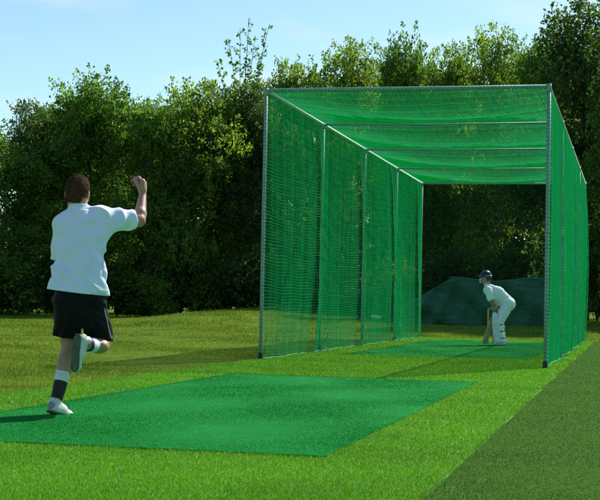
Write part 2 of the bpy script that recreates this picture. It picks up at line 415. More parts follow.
# ------------------------------------------------------------------ windbreak screen behind
def ray(px, d):                                                # where something d metres away stands for a bearing
    a = YAW + math.atan((px - 300) / F); return CAM[0] + d * math.sin(a), CAM[1] + d * math.cos(a)
m_scr, nt, b = new_mat('windbreak_cloth')
tcn = nt.nodes.new('ShaderNodeTexCoord'); mpn = nt.nodes.new('ShaderNodeMapping'); mpn.inputs['Rotation'].default_value = (0, R(35), 0); mpn.inputs['Scale'].default_value = (1, 1, 3.5); lk(nt, tcn.outputs['Object'], mpn.inputs[0])
c, f = noise_col(nt, [(.3, (.008, .062, .034)), (.55, (.015, .105, .058)), (.75, (.05, .20, .11))], 2.2, 7, vec=mpn.outputs[0], rough=.7)
lk(nt, c, b.inputs['Base Color']); b.inputs['Roughness'].default_value = .85; bump(nt, b, f, .5, .06)
scr = empty('windbreak_screen', (-3.0, 24.5, 0)); tag(scr, 'low dark green windbreak cloth stretched on posts behind the cage', 'windbreak')
nU, nV = 260, 26
U, V = np.meshgrid(np.linspace(0, 1, nU), np.linspace(0, 1, nV), indexing='ij')
xw = U * 5.4
toph = .30 + 1.15 * np.clip((xw - .3) / 2.3, 0, 1) + .03 * np.abs(np.sin(xw * 1.6)) - .10 * np.sin(xw * 1.1 + .6) ** 2
zz = ground_z(xw - 3.0, np.full_like(xw, 24.5)) + .02 + V * toph
yw = .12 * np.sin(xw * 4 + V * 7) + .05 * np.sin(xw * 9 - V * 6) + .04 * V
i, j = np.meshgrid(np.arange(nU - 1), np.arange(nV - 1), indexing='ij'); i = i.ravel(); j = j.ravel()
Vf = np.stack([xw, yw, zz], -1).reshape(-1, 3); q = np.stack([i * nV + j, (i + 1) * nV + j, (i + 1) * nV + j + 1, i * nV + j + 1], 1)
o = mesh('cloth', Vf, q, m_scr, scr); md = o.modifiers.new('thick', 'SOLIDIFY'); md.thickness = .006
m_post2 = simple('timber_post', (.05, .04, .03), (.11, .09, .06), 12, .8)
for k in range(3):
    xp = 2.4 + k * 1.45; zg = float(ground_z(xp - 3, 24.5)); m = MB(); m.tube([(xp, .28, zg - .1), (xp, .28, zg + 1.3)], .03, 8); m.build('post', m_post2, scr)
m = MB(); xr = np.linspace(2.4, 5.35, 40); m.tube(np.stack([xr, xr * 0 + .06, 1.45 + ground_z(xr - 3, xr * 0 + 24.5) + .03 * np.abs(np.sin(xr * 1.6)) - .10 * np.sin(xr * 1.1 + .6) ** 2], 1), .008, 5); m.build('top_cord', m_lace, scr)

# ------------------------------------------------------------------ trees
m_bark = simple('bark', (.035, .028, .02), (.10, .085, .065), 9, .9, .8)
def leaf_mat(name, dark, mid, light, tr=(2.4, 2.4, 1.3), tf=.48):
    return leafy(name, [(0, dark), (.5, mid), (1, light)], tr, tf, .6, clump=(.55, (.6, .7, .7), (1.5, 1.4, 1.0)), spec=.3)
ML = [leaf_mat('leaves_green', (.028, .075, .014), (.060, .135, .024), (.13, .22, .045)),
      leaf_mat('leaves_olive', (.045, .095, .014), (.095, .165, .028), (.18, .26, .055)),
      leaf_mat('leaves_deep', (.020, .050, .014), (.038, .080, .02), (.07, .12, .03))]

def leaf_cloud(P, size, seed):
    r = np.random.default_rng(seed); n = len(P)
    d = r.normal(size=(n, 3)); d /= np.linalg.norm(d, axis=1)[:, None]
    e = np.cross(d, r.normal(size=(n, 3))); e /= np.linalg.norm(e, axis=1)[:, None]; nn = np.cross(d, e)
    s = size * r.uniform(.6, 1.3, n)[:, None]
    V = np.stack([P - d * s * .5, P + e * s * .30 + nn * s * .08, P + d * s * .5, P - e * s * .30 + nn * s * .08], 1).reshape(-1, 3)
    return V, np.arange(4 * n).reshape(-1, 4)

def make_tree(seed, H, RX, mat, twigs=1500, per=26, leaf=.14, base=.02, lobes=12, sparse=False, name='broadleaf_tree'):
    r = np.random.default_rng(seed); root = empty(name)
    # lobes of the crown
    Ls = []
    for k in range(lobes):
        h = (base + .08 + (.86 - base) * (k / (lobes - 1.)) ** .85)
        prof = math.sin(math.pi * min(1, max(.12, (h - base * .5) / (1.04 - base * .5))) ** .9) ** .5
        a = r.uniform(0, 2 * np.pi); rad = RX * prof * r.uniform(.20, .72) if k < lobes - 1 else 0
        rl = RX * r.uniform(.26, .50)
        Ls.append((A([rad * math.cos(a), rad * math.sin(a), h * H]), A([rl, rl, min(rl * r.uniform(.5, .8), (1 - h) * H * .95 + .3)])))
    m = MB(); P = []
    trunk_top = A([r.uniform(-.3, .3), r.uniform(-.3, .3), H * (.72 if not sparse else .97)])
    tt = np.linspace(0, 1, 9)[:, None]; tp = tt * trunk_top + np.stack([.16 * np.sin(tt[:, 0] * 5 + seed), .16 * np.sin(tt[:, 0] * 4 + 2 * seed), 0 * tt[:, 0]], 1) * tt
    tr0 = .022 * H if not sparse else .009 * H
    m.tube(tp, tr0 * (1 - .85 * tt[:, 0]) + .01, 9)
    for c, rr_ in Ls:
        hz = max(.08 * H, c[2] - rr_[2] - r.uniform(.2, 1.0)); f = min(1, hz / trunk_top[2])
        s0 = A([np.interp(f, tt[:, 0], tp[:, q]) for q in range(3)])
        mid = (s0 + c) / 2 + A([0, 0, .25]) + r.normal(size=3) * .15
        t2 = np.linspace(0, 1, 7)[:, None]; lp = (1 - t2) ** 2 * s0 + 2 * t2 * (1 - t2) * mid + t2 ** 2 * c
        m.tube(lp, tr0 * .42 * (1 - .75 * t2[:, 0]) + .006, 6)
        for _ in range(6):
            e = c + r.normal(size=3) * rr_ * .45; t3 = np.linspace(0, 1, 4)[:, None]; m.tube(c + (e - c) * t3 + A([0, 0, -.1]) * t3 * (1 - t3), .02 * (1 - .8 * t3[:, 0]) + .003, 4)
    nt_ = max(1, twigs // lobes)
    for c, rr_ in Ls:
        d = r.normal(size=(nt_, 3)); d /= np.linalg.norm(d, axis=1)[:, None]
        rad = r.uniform(.35, 1.0, nt_)[:, None] ** .6
        o_ = c + d * rr_ * rad
        dirn = d * .85 + A([0, 0, .28]) + r.normal(size=(nt_, 3)) * .35; dirn /= np.linalg.norm(dirn, axis=1)[:, None]
        ln = r.uniform(.30, .80, nt_)[:, None]
        t_ = r.uniform(0, 1, (nt_, per))
        spread = (.17 * (1 - t_ * .75))[..., None]
        pts = o_[:, None] + dirn[:, None] * (ln * t_)[..., None] + r.normal(size=(nt_, per, 3)) * spread
        P.append(pts.reshape(-1, 3))
    P = np.vstack(P); P[:, 2] *= H / (P[:, 2].max() * .5 + np.percentile(P[:, 2], 99.7) * .5); P = P[P[:, 2] > .12]
    m.build('trunk', m_bark, root)
    V, q = leaf_cloud(P, leaf, seed); mesh('crown', V, q, mat, root, smooth=False)
    return root

def copy_tree(o):
    c = o.copy(); COL.objects.link(c)
    for ch in list(o.children):
        d = ch.copy(); COL.objects.link(d); d.parent = c
    return c

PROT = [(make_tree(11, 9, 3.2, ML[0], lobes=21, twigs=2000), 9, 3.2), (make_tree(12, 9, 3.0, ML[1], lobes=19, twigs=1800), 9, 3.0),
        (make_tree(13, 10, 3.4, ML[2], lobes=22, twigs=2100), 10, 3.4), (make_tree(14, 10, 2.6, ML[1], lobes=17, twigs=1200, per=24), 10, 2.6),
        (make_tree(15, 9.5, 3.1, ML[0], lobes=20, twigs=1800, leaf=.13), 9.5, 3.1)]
used = set()
HZ = lambda px: 250 + F * math.tan(PIT) * 1.0 + (px - 300) * math.tan(ROL)
#  bearing px, distance, top px, half width px, prototype, label
TREES = [
 (-25, 53, 128, 60, 4, 'leftmost dark tree cut by the photo edge behind the running bowler'),
 (28, 56, 104, 50, 2, 'dark green tree with a low crown left of the tallest left-hand tree'),
 (88, 54, 74, 62, 0, 'rounded mid green tree standing tallest behind the bowler in the dark shirtless gap of sky'),
 (148, 53, 98, 50, 4, 'lower bushy tree directly behind the raised hand of the bowler'),
 (196, 54, 80, 56, 1, 'yellow green tree halfway between the bowler and the cage'),
 (244, 55, 80, 52, 2, 'dark tree at the left front post of the cage'),
 (292, 58, 60, 44, 1, 'olive tree rising just above the left end of the cage roof'),
 (348, 59, 37, 44, 3, 'loose round olive tree above the left half of the cage roof'),
 (402, 58, 31, 44, 0, 'full green tree above the middle of the cage roof'),
 (446, 60, 46, 42, 1, 'low olive tree between two taller ones above the cage roof'),
 (495, 57, 26, 38, 3, 'thin airy tree with sky showing through above the right part of the cage roof'),
 (540, 55, 40, 44, 4, 'bushy green tree above the right front corner of the cage'),
 (584, 48, 4, 76, 2, 'tallest dark tree overhanging the right side of the cage'),
 (655, 46, 10, 60, 0, 'green tree at the far right edge beside the tallest dark tree'),
 (-70, 57, 120, 55, 1, None),
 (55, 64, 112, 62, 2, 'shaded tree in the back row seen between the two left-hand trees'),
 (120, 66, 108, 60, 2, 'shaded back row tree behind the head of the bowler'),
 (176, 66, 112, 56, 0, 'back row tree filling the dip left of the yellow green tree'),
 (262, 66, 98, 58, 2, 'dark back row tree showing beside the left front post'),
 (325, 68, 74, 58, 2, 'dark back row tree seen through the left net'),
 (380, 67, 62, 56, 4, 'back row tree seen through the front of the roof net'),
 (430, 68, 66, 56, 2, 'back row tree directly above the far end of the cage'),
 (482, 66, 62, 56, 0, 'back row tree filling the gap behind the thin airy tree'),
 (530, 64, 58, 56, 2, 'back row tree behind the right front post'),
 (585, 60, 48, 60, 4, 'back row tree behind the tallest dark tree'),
]
TREES[2] = TREES[2][:5] + ('rounded mid green tree tallest of those behind the bowler',)
rr_ = random.Random(3)
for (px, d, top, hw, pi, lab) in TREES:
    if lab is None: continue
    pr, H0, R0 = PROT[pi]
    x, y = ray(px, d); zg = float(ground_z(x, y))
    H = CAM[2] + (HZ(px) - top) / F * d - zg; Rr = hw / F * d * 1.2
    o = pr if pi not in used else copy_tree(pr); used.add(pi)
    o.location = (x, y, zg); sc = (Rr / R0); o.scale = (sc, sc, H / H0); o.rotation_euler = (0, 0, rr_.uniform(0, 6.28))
    tag(o, lab, 'tree', 'trees behind the cage')

# the tall whippy sapling that stands above the left trees
r = np.random.default_rng(5)
root = empty('sapling'); m = MB(); leafs = []
x, y = ray(238, 57.5); zg = float(ground_z(x, y)); Hs = CAM[2] + (HZ(238) - 17) / F * 57.5 - zg
stems = [((0, 0, 0), (.25, 0, Hs), 1.0), ((0, 0, .2), (-.15, .1, Hs * .97), .7), ((.05, 0, 2), (1.1, .1, Hs * .98), .6), ((0, 0, 3), (-1.1, 0, Hs * .86), .6), ((0, 0, 4), (-.65, .2, Hs * .93), .5), ((.1, 0, 3), (.8, .3, Hs * .88), .5), ((.0, 0, 3), (.45, .3, Hs * .94), .5), ((0, 0, 4), (-1.5, .2, Hs * .79), .5)]
for s0, s1, th in stems:
    s0 = A(s0, float); s1 = A(s1, float); t_ = np.linspace(0, 1, 14)[:, None]
    bow = A([s1[0] * -.35, 0, 0]) * np.sin(np.pi * t_)
    lp = s0 + (s1 - s0) * t_ + bow; m.tube(lp, .045 * th * (1 - .9 * t_[:, 0]) + .004, 6)
    for tq in np.arange(.34, 1.0, .022):
        c = A([np.interp(tq, t_[:, 0], lp[:, q]) for q in range(3)]); sd = r.choice([-1, 1]) * r.uniform(.12, .38) * (1.15 - tq * .6)
        e = c + A([sd, r.uniform(-.15, .15), r.uniform(.1, .32)])
        m.tube([c, (c + e) / 2 + A([0, 0, .02]), e], [.010, .006, .003], 4)
        nlf = 26 if tq < .62 else 8
        leafs.append(c + (e - c) * r.uniform(.2, 1.05, (nlf, 1)) + r.normal(size=(nlf, 3)) * (.10 if tq < .62 else .045))
m.build('trunk', m_bark, root); V, q = leaf_cloud(np.vstack(leafs), .15, 5); mesh('crown', V, q, ML[0], root, smooth=False)
root.location = (x, y, zg); tag(root, 'tall thin sapling with sparse leaves sticking up left of the cage', 'sapling')

# understorey shrubs along the foot of the trees
def make_shrub(seed, mat, leaf=.10):
    r = np.random.default_rng(seed); root = empty('shrub'); m = MB(); P = []
    for k in range(16):
        a = r.uniform(0, 6.28); rad = r.uniform(.2, 1.1); h = r.uniform(.35, 1.55) * (1.2 - rad * .35)
        c = A([rad * math.cos(a), rad * math.sin(a), h]); t_ = np.linspace(0, 1, 6)[:, None]
        m.tube(c * t_ * A([1, 1, 1]) + A([c[0] * -.3, c[1] * -.3, 0]) * np.sin(np.pi * t_), .022 * (1 - .8 * t_[:, 0]) + .003, 5)
        n = 44; d = r.normal(size=(n, 3)); d /= np.linalg.norm(d, axis=1)[:, None]
        o_ = c + d * A([.5, .5, .42]) * r.uniform(.3, 1, n)[:, None]; dn = d * .5 + A([0, 0, .6]); t_ = r.uniform(0, 1, (n, 14))
        P.append((o_[:, None] + dn[:, None] * (.4 * t_)[..., None] + r.normal(size=(n, 14, 3)) * .08).reshape(-1, 3))
    P = np.vstack(P); P = P[P[:, 2] > .03]; m.build('stem', m_bark, root)
    V, q = leaf_cloud(P, leaf, seed); mesh('foliage', V, q, mat, root, smooth=False); return root
SP = [make_shrub(31, ML[2], .13), make_shrub(32, ML[2], .12), make_shrub(33, ML[0], .11)]  # mostly deep leaves: shade under the trees is put into their colour
SH = [(-18, 49, 1.5, 2), (22, 50, 1.1, 0), (48, 52, 1.3, 1), (82, 50, 1.4, 0), (118, 51, 1.2, 0), (150, 50, 1.0, 2), (182, 52, 1.5, 0), (214, 51, 1.1, 1), (243, 50.5, 1.3, 0),
      (275, 51, 1.2, 0), (305, 52, 1.5, 1), (338, 50, 1.2, 0), (368, 52, 1.0, 2), (398, 51, 1.3, 0), (428, 52, 1.2, 1), (462, 51, 1.5, 0), (498, 52, 1.2, 0), (532, 51, 1.4, 1), (566, 49, 1.2, 0), (598, 48, 1.6, 0)]
place = ['at the left edge of the photo', 'left of the bowler near the photo edge', 'just left of the shirt hem of the bowler', 'straight behind the hips of the bowler',
         'just right of the black shorts', 'below the raised hand of the bowler', 'a third of the way from the bowler to the cage', 'halfway between bowler and cage',
         'at the left front post', 'seen through the first bay of the left net', 'right of the first bay seen through the left net', 'seen through the second bay of the left net',
         'between the third and fourth left posts', 'seen through the last bay of the left net', 'just inside the left rear post', 'left of the batsman behind the windbreak',
         'behind the batsman and the windbreak', 'right of the batsman behind the windbreak', 'seen through the right net', 'right of the cage at the photo edge']
usd = set()
for (px, d, s, pi), pl in zip(SH, place):
    x, y = ray(px, d + 2.5); s *= .85; o = SP[pi] if pi not in usd else copy_tree(SP[pi]); usd.add(pi)
    o.location = (x, y, float(ground_z(x, y)) - .02); o.scale = (s * 1.25, s * 1.1, s * rr_.uniform(.85, 1.15)); o.rotation_euler = (0, 0, rr_.uniform(0, 6.28))
    tag(o, 'dark shrub under the trees ' + pl, 'shrub', 'shrubs under the trees')

# ------------------------------------------------------------------ signed distance sculpting
class SDF:
    def __init__(s, lo, hi, h):
        s.h = h; s.lo = A(lo, float); n = np.ceil((A(hi) - s.lo) / h).astype(int) + 1; s.n = n
        s.ax = [s.lo[q] + h * np.arange(n[q]) for q in range(3)]
        s.d = np.full(n, .2, np.float32)
    def sub(s, lo, hi):
        i0 = np.maximum(0, np.floor((A(lo) - s.lo) / s.h).astype(int)); i1 = np.minimum(s.n, np.ceil((A(hi) - s.lo) / s.h).astype(int) + 1)
        sl_ = tuple(slice(a, max(a, b_)) for a, b_ in zip(i0, i1))
        g = np.meshgrid(*[s.ax[q][sl_[q]] for q in range(3)], indexing='ij', sparse=True)
        return sl_, g
    def put(s, f, lo, hi, k, op='u'):
        pad = k + 3 * s.h
        sl_, g = s.sub(A(lo) - pad, A(hi) + pad)
        if min(len(x.ravel()) for x in g) == 0: return s
        d = f(*g).astype(np.float32); o = s.d[sl_]
        if op == 'u':
            h = np.maximum(k - np.abs(d - o), 0) / max(k, 1e-6); s.d[sl_] = np.minimum(d, o) - h * h * k * .25
        elif op == 'cut':
            d = -d; h = np.maximum(k - np.abs(d - o), 0) / max(k, 1e-6); s.d[sl_] = np.maximum(d, o) + h * h * k * .25
        return s
    def cone(s, a, b_, ra, rb=None, k=.03, flat=None, op='u'):
        """rounded cone; flat=(axis vector, factor>1) thins it along that axis"""
        a = A(a, float); b_ = A(b_, float); rb = ra if rb is None else rb; ba = b_ - a; L2 = max((ba ** 2).sum(), 1e-12); R_ = max(ra, rb)
        if flat is not None: fa = A(flat[0], float); fa /= np.linalg.norm(fa); ff = flat[1]
        def f(x, y, z):
            px, py, pz = x - a[0], y - a[1], z - a[2]
            t = np.clip((px * ba[0] + py * ba[1] + pz * ba[2]) / L2, 0, 1)
            dx, dy, dz = px - ba[0] * t, py - ba[1] * t, pz - ba[2] * t
            q = dx * dx + dy * dy + dz * dz
            if flat is not None: q = q + (ff * ff - 1) * (dx * fa[0] + dy * fa[1] + dz * fa[2]) ** 2
            return np.sqrt(q) - (ra + (rb - ra) * t)
        return s.put(f, np.minimum(a, b_) - R_, np.maximum(a, b_) + R_, k, op)
    def sleeve(s, a, b_, ra, rb, end, k=.03, nrm=None):
        """a cone from a towards b_, cut square at `end` of its length"""
        a = A(a, float); b_ = A(b_, float); ba = b_ - a; L = np.linalg.norm(ba); u = ba / L; e = a + ba * end; nn = u if nrm is None else unit(nrm)
        def f(x, y, z):
            px, py, pz = x - a[0], y - a[1], z - a[2]; t = np.clip((px * u[0] + py * u[1] + pz * u[2]) / L, 0, 1.3)
            d = np.sqrt((px - u[0] * t * L) ** 2 + (py - u[1] * t * L) ** 2 + (pz - u[2] * t * L) ** 2) - (ra + (rb - ra) * t)
            pl = (x - e[0]) * nn[0] + (y - e[1]) * nn[1] + (z - e[2]) * nn[2]
            h = np.maximum(.012 - np.abs(d - pl), 0) / .012
            return np.maximum(d, pl) + h * h * .003
        R_ = max(ra, rb); return s.put(f, np.minimum(a, e) - R_ * 1.3, np.maximum(a, e) + R_ * 1.3, k)
    def chain(s, pts, rs, k=.02, flat=None):
        for q in range(len(pts) - 1): s.cone(pts[q], pts[q + 1], rs[q], rs[q + 1], k if q == 0 else min(k, .015), flat)
        return s
    def ell(s, c, r, k=.03, rot=None, op='u'):
        c = A(c, float); r = A(r, float); M = np.eye(3) if rot is None else A(rot)
        def f(x, y, z):
            px, py, pz = x - c[0], y - c[1], z - c[2]
            q = [M[0, i] * px + M[1, i] * py + M[2, i] * pz for i in range(3)]
            k0 = np.sqrt((q[0] / r[0]) ** 2 + (q[1] / r[1]) ** 2 + (q[2] / r[2]) ** 2); k1 = np.sqrt((q[0] / r[0] ** 2) ** 2 + (q[1] / r[1] ** 2) ** 2 + (q[2] / r[2] ** 2) ** 2) + 1e-9
            return k0 * (k0 - 1) / k1
        return s.put(f, c - r.max(), c + r.max(), k, op)
    def loft(s, rings, k=.02, op='u', p=2.3):
        """rings: (z, cx, cy, rx, ry) from low to high"""
        G = A(rings, float)
        def f(x, y, z):
            zz = np.clip(z, G[0, 0], G[-1, 0]); I = [np.interp(zz, G[:, 0], G[:, q]) for q in range(1, 5)]
            e = ((np.abs(x - I[0]) / I[2]) ** p + (np.abs(y - I[1]) / I[3]) ** p) ** (1 / p)
            d = (e - 1) * np.minimum(I[2], I[3])
            return np.maximum(d, np.maximum(G[0, 0] - z, z - G[-1, 0]))
        m = max(G[:, 3].max(), G[:, 4].max())
        return s.put(f, (G[:, 1].min() - m, G[:, 2].min() - m, G[0, 0]), (G[:, 1].max() + m, G[:, 2].max() + m, G[-1, 0]), k, op)
    def plane(s, p, n, k=.004):
        """cut away the side n points to"""
        p = A(p, float); n = A(n, float); n /= np.linalg.norm(n)
        x, y, z = np.meshgrid(*s.ax, indexing='ij', sparse=True)
        d = ((x - p[0]) * n[0] + (y - p[1]) * n[1] + (z - p[2]) * n[2]).astype(np.float32); o = s.d
        h = np.maximum(k - np.abs(d - o), 0) / k; s.d = np.maximum(d, o) + h * h * k * .25
        return s
    def warp(s, f):
        x, y, z = np.meshgrid(*s.ax, indexing='ij', sparse=True); near = np.abs(s.d) < .08
        s.d = np.where(near, s.d + f(x, y, z).astype(np.float32), s.d); return s
    def polygonise(s):
        d = s.d; ins = d < 0; n = A(d.shape)
        c = np.zeros(n - 1, np.int8)
        for a in (0, 1):
            for b_ in (0, 1):
                for e in (0, 1): c += ins[a:n[0] - 1 + a, b_:n[1] - 1 + b_, e:n[2] - 1 + e]
        act = (c > 0) & (c < 8); I = np.argwhere(act); idx = np.full(n - 1, -1, np.int64); idx[act] = np.arange(len(I))
        acc = np.zeros((len(I), 3)); cnt = np.zeros(len(I)); corners = A([(a, b_, e) for a in (0, 1) for b_ in (0, 1) for e in (0, 1)])
        for p in range(8):
            for q in range(p + 1, 8):
                if abs(corners[p] - corners[q]).sum() != 1: continue
                P = I + corners[p]; Q = I + corners[q]; dp = d[P[:, 0], P[:, 1], P[:, 2]]; dq = d[Q[:, 0], Q[:, 1], Q[:, 2]]
                m = (dp < 0) != (dq < 0); t = dp[m] / (dp[m] - dq[m]); acc[m] += corners[p] + t[:, None] * (corners[q] - corners[p]); cnt[m] += 1
        V = s.lo + s.h * (I + acc / cnt[:, None]); F_ = []
        for ax_ in range(3):
            sl0 = [slice(None)] * 3; sl1 = [slice(None)] * 3; sl0[ax_] = slice(0, -1); sl1[ax_] = slice(1, None)
            ch = ins[tuple(sl0)] != ins[tuple(sl1)]; E = np.argwhere(ch); u, v = (ax_ + 1) % 3, (ax_ + 2) % 3
            E = E[(E[:, u] > 0) & (E[:, v] > 0) & (E[:, u] < n[u] - 1) & (E[:, v] < n[v] - 1)]
            du = np.zeros(3, int); du[u] = 1; dv = np.zeros(3, int); dv[v] = 1
            g = lambda X_: idx[X_[:, 0], X_[:, 1], X_[:, 2]]
            q = np.stack([g(E - du - dv), g(E - dv), g(E), g(E - du)], 1); fl = ~ins[E[:, 0], E[:, 1], E[:, 2]]
            q[fl] = q[fl][:, ::-1]; F_.append(q[(q >= 0).all(1)])
        return V, np.vstack(F_)
    def build(s, name, mat, parent=None, smooth_n=2, xf=None):
        V, Q = s.polygonise()
        E = np.vstack([Q[:, [0, 1]], Q[:, [1, 2]], Q[:, [2, 3]], Q[:, [3, 0]]]); cnt = np.bincount(E[:, 0], minlength=len(V))[:, None]
        for _ in range(smooth_n):
            acc = np.stack([np.bincount(E[:, 0], weights=V[E[:, 1], q], minlength=len(V)) for q in range(3)], 1); V = V * .5 + .5 * acc / np.maximum(cnt, 1)
        if xf is not None: V = V @ A(xf[0]).T + xf[1]
        return mesh(name, V, Q, mat, parent)

def unit(v): v = A(v, float); return v / np.linalg.norm(v)
def frame(xd, zd):
    x_ = unit(xd); y_ = unit(np.cross(zd, x_)); z_ = np.cross(x_, y_); return np.stack([x_, y_, z_], 1)
def cloth_noise(x, y, z, s=0):
    return (np.sin(x * 21 + 3 * np.sin(z * 9 + s) + s) * np.sin(z * 13 + 2 * np.sin(y * 17 + s)) + .5 * np.sin(x * 43 + z * 37 + 2 * np.sin(z * 21 + y * 11)) * np.sin(y * 29 + s))

# materials for people
m_skin, nt, b = new_mat('skin')
c, f = noise_col(nt, [(.3, (.34, .17, .11)), (.7, (.46, .25, .17))], 18, 5); lk(nt, c, b.inputs['Base Color'])
b.inputs['Roughness'].default_value = .5; b.inputs['Subsurface Weight'].default_value = .25; b.inputs['Subsurface Scale'].default_value = .01; b.inputs['Subsurface Radius'].default_value = (1, .4, .25); bump(nt, b, f, .1, .002)
m_shirt, nt, b = new_mat('white_cotton')
c, f = noise_col(nt, [(.3, (.66, .74, .93)), (.7, (.72, .79, .95))], 9, 4); lk(nt, c, b.inputs['Base Color']); b.inputs['Roughness'].default_value = .85
b.inputs['Sheen Weight'].default_value = .2; _, f9 = noise_col(nt, [(0, (0, 0, 0)), (1, (1, 1, 1))], 900, 2); bump(nt, b, f9, .25, .001)
m_short, nt, b = new_mat('black_sports_cloth')
c, f = noise_col(nt, [(.3, (.003, .003, .004)), (.7, (.007, .007, .009))], 12, 4); lk(nt, c, b.inputs['Base Color']); b.inputs['Specular IOR Level'].default_value = .15; b.inputs['Roughness'].default_value = .7; bump(nt, b, f, .2, .004)
m_hair = leafy('short_brown_hair', [(0, (.04, .020, .010)), (.6, (.11, .058, .027)), (1, (.28, .17, .09))], (1, .8, .6), .3, .7, spec=.08)
m_scalp = simple('hair_mass', (.03, .015, .008), (.07, .036, .018), 60, .9, .6, spec=.05)
m_sock = simple('white_sock', (.55, .60, .68), (.72, .76, .8), 40, .9, .4)
m_band = simple('black_sock_band', (.008, .008, .01), (.02, .02, .022), 40, .8, .3)
m_shoe = simple('white_trainer', (.50, .50, .48), (.66, .65, .62), 14, .55, .15)
m_shoeg = simple('grey_shoe_heel', (.16, .21, .24), (.26, .32, .36), 18, .6, .2)
m_sole = simple('rubber_sole', (.04, .055, .04), (.11, .13, .09), 22, .75, .4)
m_eye = simple('eye', (.5, .5, .48), (.7, .7, .68), 4, .2, 0); m_iris = simple('iris', (.05, .03, .02), (.09, .05, .03), 4, .2, 0)

# ================================================================== the bowler
# local frame: X right and Y away from the camera's side, foot on the mat at the origin
BX, BY = 1.095, -9.465; SCB = .975; vb = A([BX, BY]) - CAM[:2]; RZB = -math.atan2(vb[0], vb[1])
bow = empty('person', (BX, BY, .019), RZB); bow.scale = (SCB,) * 3
tag(bow, 'young man in white t-shirt and black shorts, running in to bowl, seen from behind', 'person')

HIPR, HIPL = A([.20, .0, .84]), A([.065, -.01, .83]); KNR, ANR = A([.300, .17, .475]), A([.195, -.165, .485])
KNL, ANL = A([.075, .075, .465]), A([.0, -.03, .115])
SHR, SHL = A([.305, .07, 1.385]), A([-.010, .08, 1.315])
ELR, WRR = A([.545, .16, 1.365]), A([.572, .30, 1.55])
ELL, WRL = A([-.008, .125, 1.085]), A([.10, .32, 1.17])
HC_ = A([.105, .115, 1.545])                                    # head centre
hd = SDF((-.25, -.32, -.01), (.70, .55, 1.72), .005)
# trunk
hd.loft([(.80, .135, .0, .14, .095), (.90, .135, .005, .135, .095), (1.0, .135, .02, .125, .085), (1.15, .135, .045, .145, .10), (1.28, .14, .06, .165, .105), (1.36, .142, .07, .15, .085)], .03)
hd.cone(SHL + A([.04, 0, 0]), SHR - A([.04, 0, 0]), .062, .062, .06)
hd.cone((.128, .075, 1.38), (.112, .10, 1.49), .060, .054, .05)     # neck
hd.cone((.10, .07, 1.355), (.04, .08, 1.32), .040, .03, .03); hd.cone((.17, .075, 1.385), (.24, .075, 1.37), .038, .03, .05)
# head: turned a little to the right and tipped forward
yaw_h = -.32; Mh = Matrix.Rotation(yaw_h, 3, 'Z') @ Matrix.Rotation(-.12, 3, 'X') @ Matrix.Rotation(.06, 3, 'Y'); Mh = A([list(r_) for r_ in Mh])
hp = lambda x, y, z: HC_ + Mh @ A([x, y, z])
hd.ell(hp(0, -.012, .028), (.074, .096, .092), .02, Mh); hd.ell(hp(0, .03, -.03), (.062, .066, .088), .03, Mh)
hd.cone(hp(-.035, .02, -.085), hp(.035, .02, -.085), .03, .03, .03); hd.ell(hp(0, .072, -.098), (.026, .02, .02), .02, Mh)
hd.cone(hp(0, .088, .005), hp(0, .112, -.028), .009, .014, .012); hd.cone(hp(-.013, .098, -.034), hp(.013, .098, -.034), .009, .009, .008)
hd.cone(hp(-.018, .09, -.06), hp(.018, .09, -.06), .008, .008, .008); hd.cone(hp(-.016, .088, -.070), hp(.016, .088, -.070), .008, .008, .006)
for s in (-1, 1):
    hd.cone(hp(.012 * s, .09, .025), hp(.045 * s, .078, .025), .010, .008, .015)
    hd.ell(hp(.032 * s, .094, .006), (.016, .012, .012), .008, Mh, op='cut')
    hd.cone(hp(.045 * s, .062, -.03), hp(.05 * s, .045, -.02), .022, .022, .02)
    hd.ell(hp(.082 * s, -.004, -.012), (.010, .020, .033), .006, Mh); hd.ell(hp(.092 * s, .002, -.008), (.006, .011, .018), .004, Mh, op='cut')
# arms
def taper(a, b_, r0, rm, r1, tm=.4): a = A(a, float); b_ = A(b_, float); return [a, a + (b_ - a) * tm, b_], [r0, rm, r1]
p_, q_ = taper(SHR - A([.02, 0, 0]), ELR, .058, .050, .041); hd.chain(p_, q_, .03)
p_, q_ = taper(ELR, WRR, .042, .044, .028, .28); hd.chain(p_, q_, .02)
p_, q_ = taper(SHL + A([.02, 0, 0]), ELL, .056, .048, .040); hd.chain(p_, q_, .03)
p_, q_ = taper(ELL, WRL, .041, .043, .027, .28); hd.chain(p_, q_, .02)
# legs
p_, q_ = taper(HIPR, KNR, .088, .080, .056, .4); hd.chain(p_, q_, .04)
p_, q_ = taper(KNR, ANR, .054, .055, .034, .32); hd.chain(p_, q_, .02); hd.ell(KNR + A([0, -.12, .0]), (.05, .09, .048), .03)
p_, q_ = taper(HIPL, KNL, .088, .078, .055, .4); hd.chain(p_, q_, .04)
p_, q_ = taper(KNL, ANL, .052, .056, .034, .3); hd.chain(p_, q_, .02); hd.ell(KNL + A([-.018, -.045, -.10]), (.045, .045, .10), .03)
# feet inside the shoes (stance foot toed out to the right; the right one trailing, sole towards the camera's side)
FL = frame((.42, .50, -.16), (0, 0, 1)); FLo = A([-.012, -.045, .0])
def shoe_pts(M, o, x, y, z): return o + M @ A([x, y, z])
FR = frame((-.10, .05, -.99), (.82, .56, .08)); FRo = A([.115, -.215, .490])
for M, o in ((FL, FLo), (FR, FRo)):
    g_ = lambda x, y, z: shoe_pts(M, o, x, y, z); hd.cone(g_(-.03, 0, .045), g_(.08, 0, .035), .026, .022, .02); hd.cone(g_(.08, 0, .03), g_(.14, 0, .028), .020, .014, .02)
hd.cone(ANL, shoe_pts(FL, FLo, -.015, 0, .07), .033, .036, .02); hd.cone(ANR, shoe_pts(FR, FRo, -.015, 0, .07), .033, .036, .02)
